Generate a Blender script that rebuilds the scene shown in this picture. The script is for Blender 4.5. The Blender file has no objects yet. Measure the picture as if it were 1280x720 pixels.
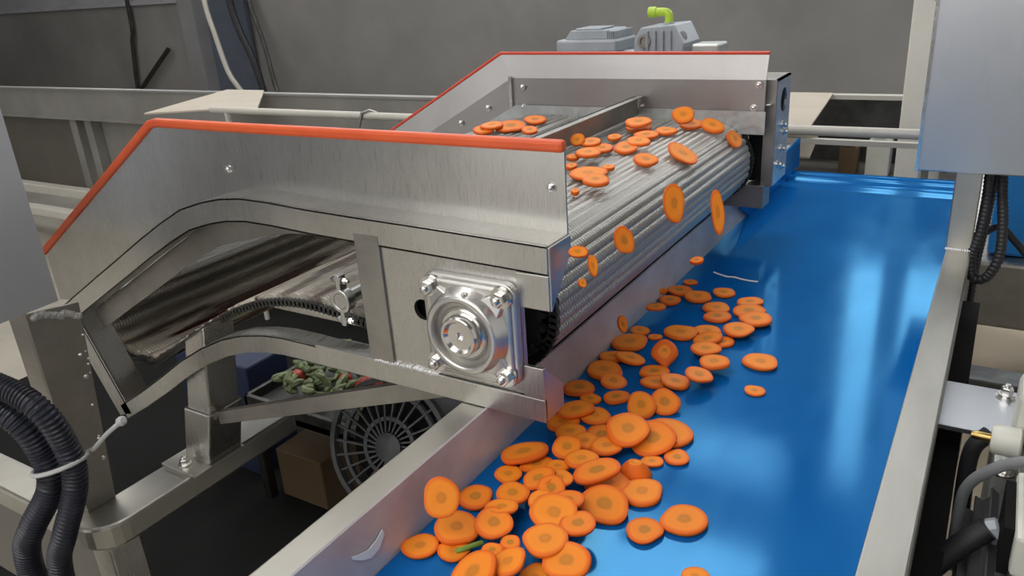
import bpy, bmesh, math, random
from mathutils import Vector, Matrix
random.seed(11)
scene = bpy.context.scene
COL = scene.collection
PI = math.pi

# ------------------------------------------------------------------ materials
def mat(name):
    m = bpy.data.materials.new(name); m.use_nodes = True
    nt = m.node_tree; b = nt.nodes['Principled BSDF']
    return m, nt, b
def N(nt, t, **kw):
    n = nt.nodes.new(t)
    for k, v in kw.items(): setattr(n, k, v)
    return n
def ramp(nt, fac, stops):
    r = N(nt, 'ShaderNodeValToRGB')
    while len(r.color_ramp.elements) < len(stops): r.color_ramp.elements.new(0.5)
    for e, (p, c) in zip(r.color_ramp.elements, stops):
        e.position = p; e.color = (*c, 1)
    nt.links.new(fac, r.inputs[0]); return r.outputs[0]
def noise(nt, scale, stretch=(1, 1, 1), detail=4, rough=.6):
    tc = N(nt, 'ShaderNodeTexCoord'); mp = N(nt, 'ShaderNodeMapping')
    mp.inputs['Scale'].default_value = stretch
    nt.links.new(tc.outputs['Object'], mp.inputs[0])
    n = N(nt, 'ShaderNodeTexNoise'); n.inputs['Scale'].default_value = scale
    n.inputs['Detail'].default_value = detail; n.inputs['Roughness'].default_value = rough
    nt.links.new(mp.outputs[0], n.inputs[0]); return n.outputs[0]
def bump(nt, b, h, strength, dist=.001):
    bp = N(nt, 'ShaderNodeBump'); bp.inputs['Strength'].default_value = strength
    bp.inputs['Distance'].default_value = dist
    nt.links.new(h, bp.inputs['Height']); nt.links.new(bp.outputs[0], b.inputs['Normal'])
def steel(name, lo, hi, r0, r1, scale=6, stretch=(1, 1, 1), grain=(1, 1, 60), metallic=1.0, bstr=.015):
    m, nt, b = mat(name)
    n1 = noise(nt, scale, stretch)
    nt.links.new(ramp(nt, n1, [(.3, lo), (.7, hi)]), b.inputs['Base Color'])
    b.inputs['Metallic'].default_value = metallic
    n2 = noise(nt, 30, grain, 3)
    mr = N(nt, 'ShaderNodeMapRange'); mr.inputs[3].default_value = r0; mr.inputs[4].default_value = r1
    mr.inputs[1].default_value = .3; mr.inputs[2].default_value = .7
    nt.links.new(n2, mr.inputs[0]); nt.links.new(mr.outputs[0], b.inputs['Roughness'])
    if bstr: bump(nt, b, n2, bstr)
    return m
def plain(name, c, rough=.5, metallic=0, c2=None, scale=8, stretch=(1, 1, 1), bstr=0):
    m, nt, b = mat(name)
    b.inputs['Roughness'].default_value = rough; b.inputs['Metallic'].default_value = metallic
    c2 = c2 or tuple(x * .75 for x in c)
    n = noise(nt, scale, stretch)
    nt.links.new(ramp(nt, n, [(.3, c2), (.7, c)]), b.inputs['Base Color'])
    if bstr: bump(nt, b, n, bstr, .004)
    return m

MT = {}
MT['steel'] = steel('brushed_stainless', (.50, .49, .46), (.66, .65, .62), .24, .42, 5, (1, 1, 1), (60, 1, 1))
MT['steel_v'] = steel('brushed_stainless_upright', (.50, .49, .47), (.64, .63, .61), .22, .38, 5, (1, 1, .3), (60, 60, 1))
MT['rail'] = steel('satin_stainless_rail', (.42, .41, .375), (.55, .54, .50), .34, .48, 9, (1, .3, 1), (60, 1, 60))
MT['liner'] = steel('wet_stainless_liner', (.40, .37, .40), (.60, .57, .60), .36, .50, 14, (1, .6, 1), (1, 1, 20), metallic=.35)
MT['galv'] = steel('galvanised_sheet', (.50, .53, .54), (.68, .71, .71), .28, .5, 22, (1, 1, 1), (3, 3, 3))
MT['dull'] = steel('dull_weathered_steel', (.30, .29, .27), (.44, .42, .39), .38, .55, 10)
MT['dark_steel'] = steel('dark_oily_steel', (.06, .06, .06), (.13, .13, .12), .4, .6, 12)
MT['cast'] = steel('polished_cast_steel', (.55, .54, .52), (.70, .69, .67), .28, .40, 12, (1, 1, 1), (4, 4, 4), bstr=.02)
MT['far_guard'] = steel('greyish_guard_sheet', (.37, .355, .35), (.46, .445, .44), .30, .46, 4, (1, 1, .5), (60, 60, 1))
MT['hopper'] = steel('hopper_sheet', (.46, .48, .52), (.54, .56, .60), .34, .46, 3, (1, 1, .4), (40, 40, 1), metallic=.4)
MT['bright'] = steel('bright_fastener_steel', (.68, .67, .65), (.85, .84, .82), .12, .24, 20, (1, 1, 1), (4, 4, 4), bstr=0)
MT['sheet'] = steel('cabinet_sheet', (.52, .54, .57), (.62, .64, .67), .28, .40, 3, (1, 1, .4), (40, 40, 1))
MT['alu'] = plain('cast_aluminium', (.62, .63, .60), .42, .55, (.48, .49, .47), 20)
MT['paint_white'] = plain('off_white_paint', (.66, .66, .60), .35, 0, (.55, .55, .49), 10)
MT['motor'] = plain('dark_grey_motor_paint', (.13, .135, .14), .42, .2, (.07, .072, .075), 14)
MT['motor_light'] = plain('blue_grey_motor_paint', (.42, .46, .50), .45, .1, (.33, .36, .4), 14)
MT['rubber'] = plain('black_rubber', (.022, .023, .028), .48, 0, (.012, .012, .015), 30)
MT['hose_blue'] = plain('blue_black_conduit', (.022, .026, .045), .38, 0, (.012, .013, .022), 30)
MT['grey_cable'] = plain('grey_cable_sheath', (.20, .21, .22), .45)
MT['zip'] = plain('white_nylon', (.62, .63, .64), .4)
MT['orange'] = plain('orange_edge_trim', (.80, .13, .035), .42, 0, (.70, .095, .025), 12)
MT['red'] = plain('red_edge_trim', (.72, .085, .045), .42, 0, (.62, .06, .03), 12)
MT['brass'] = plain('brass', (.55, .40, .15), .28, 1, (.40, .28, .1), 20)
MT['lime'] = plain('lime_green_plastic', (.50, .72, .06), .4, 0, (.44, .66, .05), 10)
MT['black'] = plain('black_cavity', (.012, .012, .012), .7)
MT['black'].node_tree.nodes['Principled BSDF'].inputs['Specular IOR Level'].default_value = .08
MT['bluebin'] = plain('bright_blue_plastic', (.02, .26, .72), .35, 0, (.015, .22, .62), 6)
MT['navy'] = plain('dark_blue_plastic', (.015, .025, .07), .6)
MT['carton'] = plain('brown_cardboard', (.14, .09, .045), .8, 0, (.11, .07, .035), 6)
MT['board'] = plain('beige_fibreboard', (.52, .46, .38), .7, 0, (.46, .40, .33), 8)
MT['wood'] = plain('yellowed_timber', (.60, .51, .38), .7, 0, (.50, .42, .30), 3)
MT['brown_plate'] = plain('brownish_grey_painted_plate', (.17, .155, .135), .5, .2, (.13, .12, .105), 3)
MT['grey_plate'] = plain('grey_painted_plate', (.30, .295, .28), .45, .3, (.22, .215, .20), 4)
MT['pale_metal'] = plain('pale_painted_tube', (.56, .54, .49), .42, .1, (.50, .48, .43), 8)
MT['column'] = plain('blue_grey_column_paint', (.105, .125, .165), .55, 0, (.08, .095, .13), 4)
MT['column_edge'] = plain('pale_grey_column_flange', (.25, .25, .26), .55, 0, (.2, .2, .21), 4)
MT['wall'] = plain('grey_plastered_wall', (.27, .262, .255), .8, 0, (.18, .175, .172), .9, (1, 1, 1))
MT['wall_light'] = plain('pale_wall_band', (.40, .40, .42), .8, 0, (.30, .30, .33), 3)
MT['ceiling'] = plain('dark_ceiling', (.34, .33, .31), .8, 0, (.28, .27, .255), 2)
MT['green'] = plain('carrot_top_green', (.22, .34, .05), .5)
MT['scrap'] = plain('pale_vegetable_trimmings', (.22, .26, .13), .5, 0, (.06, .09, .03), 40)
MT['tomato'] = plain('red_vegetable_skin', (.38, .04, .012), .4, 0, (.28, .025, .01), 10)
MT['weld'] = steel('weld_bead', (.55, .55, .56), (.85, .85, .86), .25, .5, 60, bstr=.3)
MT['foam'] = plain('white_water_smear', (.80, .84, .90), .2)

# floor: dirty wet concrete
m, nt, b = mat('dirty_wet_concrete')
n = noise(nt, 1.6, (1, 1, 1), 6)
nt.links.new(ramp(nt, n, [(.3, (.26, .24, .20)), (.55, (.36, .33, .28)), (.75, (.44, .41, .35))]), b.inputs['Base Color'])
b.inputs['Roughness'].default_value = .55
MT['floor'] = m

# blue belt: glossy food grade PU, slight wet unevenness; the sheen of the film is blue too
m, nt, b = mat('glossy_blue_belt'); nt.nodes.remove(b)
df = N(nt, 'ShaderNodeBsdfDiffuse'); gl = N(nt, 'ShaderNodeBsdfGlossy'); ms = N(nt, 'ShaderNodeMixShader'); fr = N(nt, 'ShaderNodeFresnel')
nt.links.new(ramp(nt, noise(nt, 7, (1, .5, 1), 4), [(.3, (.003, .088, .33)), (.7, (.004, .112, .40))]), df.inputs[0])
gl.inputs['Color'].default_value = (.20, .62, .95, 1); fr.inputs['IOR'].default_value = 1.62
mr = N(nt, 'ShaderNodeMapRange'); mr.inputs[1].default_value = .35; mr.inputs[2].default_value = .7
mr.inputs[3].default_value = .09; mr.inputs[4].default_value = .17
nt.links.new(noise(nt, 12, (1, .35, 1), 3), mr.inputs[0]); nt.links.new(mr.outputs[0], gl.inputs['Roughness'])
bp = N(nt, 'ShaderNodeBump'); bp.inputs['Strength'].default_value = .05; bp.inputs['Distance'].default_value = .004
nt.links.new(noise(nt, 5, (1, .6, 1), 2), bp.inputs['Height'])
for q in (df, gl, fr): nt.links.new(bp.outputs[0], q.inputs['Normal'])
nt.links.new(fr.outputs[0], ms.inputs[0]); nt.links.new(df.outputs[0], ms.inputs[1]); nt.links.new(gl.outputs[0], ms.inputs[2])
nt.links.new(ms.outputs[0], nt.nodes['Material Output'].inputs[0])
MT['belt'] = m

# wire mesh belt with brown juice stains
m, nt, b = mat('stained_wire_mesh')
tc = N(nt, 'ShaderNodeTexCoord')
w = N(nt, 'ShaderNodeTexWave'); w.wave_type = 'BANDS'; w.bands_direction = 'Y'
w.inputs['Scale'].default_value = 55; w.inputs['Distortion'].default_value = .4
nt.links.new(tc.outputs['Object'], w.inputs[0])
base = ramp(nt, noise(nt, 16, (1, .15, 1), 4), [(.3, (.34, .335, .31)), (.7, (.52, .515, .49))])
stain = ramp(nt, noise(nt, 17, (1.5, .17, 1.5), 4, .6), [(.49, (0, 0, 0)), (.57, (1, 1, 1))])
sx = N(nt, 'ShaderNodeSeparateXYZ'); nt.links.new(tc.outputs['Object'], sx.inputs[0])
at = N(nt, 'ShaderNodeAttribute'); at.attribute_name = 'juice'
mu = N(nt, 'ShaderNodeMath', operation='MULTIPLY'); nt.links.new(stain, mu.inputs[0]); nt.links.new(at.outputs['Fac'], mu.inputs[1])
m0 = N(nt, 'ShaderNodeMix', data_type='RGBA'); nt.links.new(at.outputs['Fac'], m0.inputs[0]); nt.links.new(base, m0.inputs[6]); m0.inputs[7].default_value = (.80, .73, .62, 1)  # return run painted paler to make up for light missing inside
mx = N(nt, 'ShaderNodeMix', data_type='RGBA')
nt.links.new(mu.outputs[0], mx.inputs[0]); nt.links.new(m0.outputs[2], mx.inputs[6]); mx.inputs[7].default_value = (.075, .014, .009, 1)
nt.links.new(mx.outputs[2], b.inputs['Base Color'])
iv = N(nt, 'ShaderNodeMath', operation='MULTIPLY_ADD'); iv.inputs[1].default_value = -.62; iv.inputs[2].default_value = .70
nt.links.new(at.outputs['Fac'], iv.inputs[0]); nt.links.new(iv.outputs[0], b.inputs['Metallic'])
b.inputs['Roughness'].default_value = .36
bump(nt, b, w.outputs[0], .5, .002)
ao = N(nt, 'ShaderNodeAttribute'); ao.attribute_name = 'open'     # share of open area between the wires
al = N(nt, 'ShaderNodeMath', operation='SUBTRACT'); al.inputs[0].default_value = 1; nt.links.new(ao.outputs['Fac'], al.inputs[1]); nt.links.new(al.outputs[0], b.inputs['Alpha'])
MT['mesh'] = m

# carrot flesh: core and ring follow the UV disc of every slice
m, nt, b = mat('carrot_flesh')
uv = N(nt, 'ShaderNodeUVMap'); uv.uv_map = 'disc'
ln = N(nt, 'ShaderNodeVectorMath', operation='LENGTH'); nt.links.new(uv.outputs[0], ln.inputs[0])
nz = noise(nt, 160, (1, 1, 1), 3)
ad = N(nt, 'ShaderNodeMath', operation='MULTIPLY_ADD'); ad.inputs[1].default_value = .16; nt.links.new(nz, ad.inputs[0]); nt.links.new(ln.outputs['Value'], ad.inputs[2])
oi = N(nt, 'ShaderNodeObjectInfo')
ca = ramp(nt, ad.outputs[0], [(.0, (.70, .24, .020)), (.30, (.66, .20, .018)), (.42, (.88, .27, .020)), (.84, (.90, .28, .018)), (1.06, (.80, .155, .012))])
cb = ramp(nt, ad.outputs[0], [(.0, (.48, .20, .022)), (.34, (.46, .17, .018)), (.48, (.83, .225, .018)), (.84, (.85, .215, .016)), (1.06, (.72, .115, .010))])
mx = N(nt, 'ShaderNodeMix', data_type='RGBA'); pw = N(nt, 'ShaderNodeMath', operation='POWER'); pw.inputs[1].default_value = 1.6; nt.links.new(oi.outputs['Random'], pw.inputs[0]); nt.links.new(pw.outputs[0], mx.inputs[0])
nt.links.new(ca, mx.inputs[6]); nt.links.new(cb, mx.inputs[7]); nt.links.new(mx.outputs[2], b.inputs['Base Color'])
b.inputs['Roughness'].default_value = .5; b.inputs['Specular IOR Level'].default_value = .25
b.inputs['Subsurface Weight'].default_value = .06
b.inputs['Subsurface Radius'].default_value = (.006, .002, .0005)
b.inputs['Subsurface Scale'].default_value = .5
bump(nt, b, noise(nt, 260, (1, 1, 1), 3), .18, .0006)
MT['carrot'] = m

def emission(name, c, s):
    m, nt, b = mat(name); nt.nodes.remove(b)
    e = N(nt, 'ShaderNodeEmission'); e.inputs[0].default_value = (*c, 1); e.inputs[1].default_value = s
    nt.links.new(e.outputs[0], nt.nodes['Material Output'].inputs[0]); return m

# ------------------------------------------------------------------ mesh building
class MB:
    def __init__(s): s.v = []; s.f = []; s.sm = []
    def add(s, vs, fs, smooth=False):
        o = len(s.v); s.v += [tuple(p) for p in vs]
        s.f += [tuple(i + o for i in f) for f in fs]; s.sm += [smooth] * len(fs); return s
    def box(s, x0, x1, y0, y1, z0, z1):
        vs = [(x, y, z) for x in (x0, x1) for y in (y0, y1) for z in (z0, z1)]
        return s.add(vs, [(0, 1, 3, 2), (4, 6, 7, 5), (0, 4, 5, 1), (2, 3, 7, 6), (0, 2, 6, 4), (1, 5, 7, 3)])
    def prism(s, poly, ax, a0, a1):
        # poly: 2-D outline in the two other axes
        def pt(u, w, a): return {'x': (a, u, w), 'y': (u, a, w), 'z': (u, w, a)}[ax]
        n = len(poly)
        vs = [pt(u, w, a0) for u, w in poly] + [pt(u, w, a1) for u, w in poly]
        fs = [tuple(range(n))[::-1], tuple(range(n, 2 * n))] + [(i, (i + 1) % n, n + (i + 1) % n, n + i) for i in range(n)]
        return s.add(vs, fs)
    def band(s, top, bot, ax, a0, a1):
        # strip between two polylines of equal length, extruded
        def pt(p, a): return {'x': (a, p[0], p[1]), 'y': (p[0], a, p[1]), 'z': (p[0], p[1], a)}[ax]
        n = len(top)
        vs = [pt(p, a) for a in (a0, a1) for L in (top, bot) for p in L]
        T0, B0, T1, B1 = 0, n, 2 * n, 3 * n; fs = []
        for i in range(n - 1):
            fs += [(T0 + i, T0 + i + 1, B0 + i + 1, B0 + i), (T1 + i, B1 + i, B1 + i + 1, T1 + i + 1),
                   (T0 + i, T1 + i, T1 + i + 1, T0 + i + 1), (B0 + i, B0 + i + 1, B1 + i + 1, B1 + i)]
        fs += [(T0, B0, B1, T1), (T0 + n - 1, T1 + n - 1, B1 + n - 1, B0 + n - 1)]
        return s.add(vs, fs)
    def tube(s, path, r, seg=12, rad=None, caps=True):
        P = [Vector(p) for p in path]; n = len(P); vs = []; up = None
        for i in range(n):
            t = (P[min(i + 1, n - 1)] - P[max(i - 1, 0)]).normalized()
            if up is None:
                up = t.orthogonal().normalized()
            else:
                up = (up - t * up.dot(t)).normalized()
            q = t.cross(up); rr = rad[i] if rad else r
            for k in range(seg):
                a = 2 * PI * k / seg; vs.append(P[i] + up * (rr * math.cos(a)) + q * (rr * math.sin(a)))
        fs = [(i * seg + k, i * seg + (k + 1) % seg, (i + 1) * seg + (k + 1) % seg, (i + 1) * seg + k) for i in range(n - 1) for k in range(seg)]
        s.add(vs, fs, True)
        if caps:
            o = len(s.v) - len(vs)
            s.f += [tuple(o + k for k in range(seg))[::-1], tuple(o + (n - 1) * seg + k for k in range(seg))]; s.sm += [False, False]
        return s
    def lathe(s, c, axis, prof, seg=32, smooth=True):
        # prof: (radius, distance along axis); closed to the axis at both ends
        c = Vector(c); axis = Vector(axis).normalized(); u = axis.orthogonal().normalized(); w = axis.cross(u)
        vs = []; n = len(prof)
        for r, h in prof:
            for k in range(seg):
                a = 2 * PI * k / seg; vs.append(c + axis * h + u * (r * math.cos(a)) + w * (r * math.sin(a)))
        fs = [(i * seg + k, i * seg + (k + 1) % seg, (i + 1) * seg + (k + 1) % seg, (i + 1) * seg + k) for i in range(n - 1) for k in range(seg)]
        s.add(vs, fs, smooth); o = len(s.v) - len(vs)
        s.f += [tuple(o + k for k in range(seg))[::-1], tuple(o + (n - 1) * seg + k for k in range(seg))]; s.sm += [False, False]
        return s
    def cyl(s, a, b_, r, seg=20):
        a = Vector(a); b_ = Vector(b_); L = (b_ - a).length
        return s.lathe(a, b_ - a, [(r, 0), (r, L)], seg)
    def hexhead(s, c, axis, r, h):
        # washer, hexagon and stud end
        s.lathe(c, axis, [(r * 1.35, 0), (r * 1.35, h * .18)], 18)
        s.lathe(Vector(c) + Vector(axis).normalized() * h * .18, axis, [(r, 0), (r, h * .6), (r * .85, h * .72)], 6, False)
        s.lathe(Vector(c) + Vector(axis).normalized() * h * .7, axis, [(r * .55, 0), (r * .55, h * .45), (r * .42, h * .52)], 12)
        return s
    def build(s, name, material, parent=None, at=None, bevel=0, kind=None, smooth_angle=40):
        me = bpy.data.meshes.new(name)
        if parent is not None:
            org = Vector(parent['_o'])
        elif at is not None: org = Vector(at)
        else:
            xs = [p[0] for p in s.v]; ys = [p[1] for p in s.v]; zs = [p[2] for p in s.v]
            org = Vector(((min(xs) + max(xs)) / 2, (min(ys) + max(ys)) / 2, min(zs)))
        me.from_pydata([Vector(p) - org for p in s.v], [], s.f)
        bm = bmesh.new(); bm.from_mesh(me); bmesh.ops.recalc_face_normals(bm, faces=bm.faces); bm.to_mesh(me); bm.free()
        for p, q in zip(me.polygons, s.sm): p.use_smooth = q
        me.update()
        o = bpy.data.objects.new(name, me); COL.objects.link(o)
        me.materials.append(material)
        if any(s.sm):
            for p in me.polygons: p.use_smooth = True
            for e in me.edges: pass
            try: me.set_sharp_from_angle(angle=math.radians(smooth_angle))
            except Exception: pass
        if bevel:
            md = o.modifiers.new('bevel', 'BEVEL'); md.width = bevel; md.segments = 2; md.limit_method = 'ANGLE'; md.angle_limit = math.radians(40)
        if parent is not None: o.parent = parent
        else: o.location = org
        o['_o'] = tuple(org)
        if kind: o['kind'] = kind
        return o

def thing(name, label, cat, at, group=None):
    o = bpy.data.objects.new(name, None); COL.objects.link(o); o.location = at; o['_o'] = tuple(at)
    o.empty_display_size = .05
    return tag(o, label, cat, group)
def tag(o, label, cat, group=None, kind=None):
    o['label'] = label; o['category'] = cat
    if group: o['group'] = group
    if kind: o['kind'] = kind
    return o
def lab(o, text): o['label'] = text; return o
def struct(o): o['kind'] = 'structure'; return o
def spline(pts, step=.004):
    P = [Vector(p) for p in pts]; P = [P[0] * 2 - P[1]] + P + [P[-1] * 2 - P[-2]]; out = []
    for i in range(1, len(P) - 2):
        a, b_, c, d = P[i - 1:i + 3]; n = max(2, int((c - b_).length / step))
        for k in range(n):
            t = k / n
            out.append(.5 * ((2 * b_) + (c - a) * t + (2 * a - 5 * b_ + 4 * c - d) * t * t + (3 * b_ - a - 3 * c + d) * t ** 3))
    out.append(P[-2]); return out
def corrugated(pts, r, pitch):
    path = spline(pts, pitch / 4)
    rad = [r * (1.0 if (i % 4) in (0, 1) else .88) for i in range(len(path))]
    return MB().tube(path, r, 14, rad)

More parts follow.
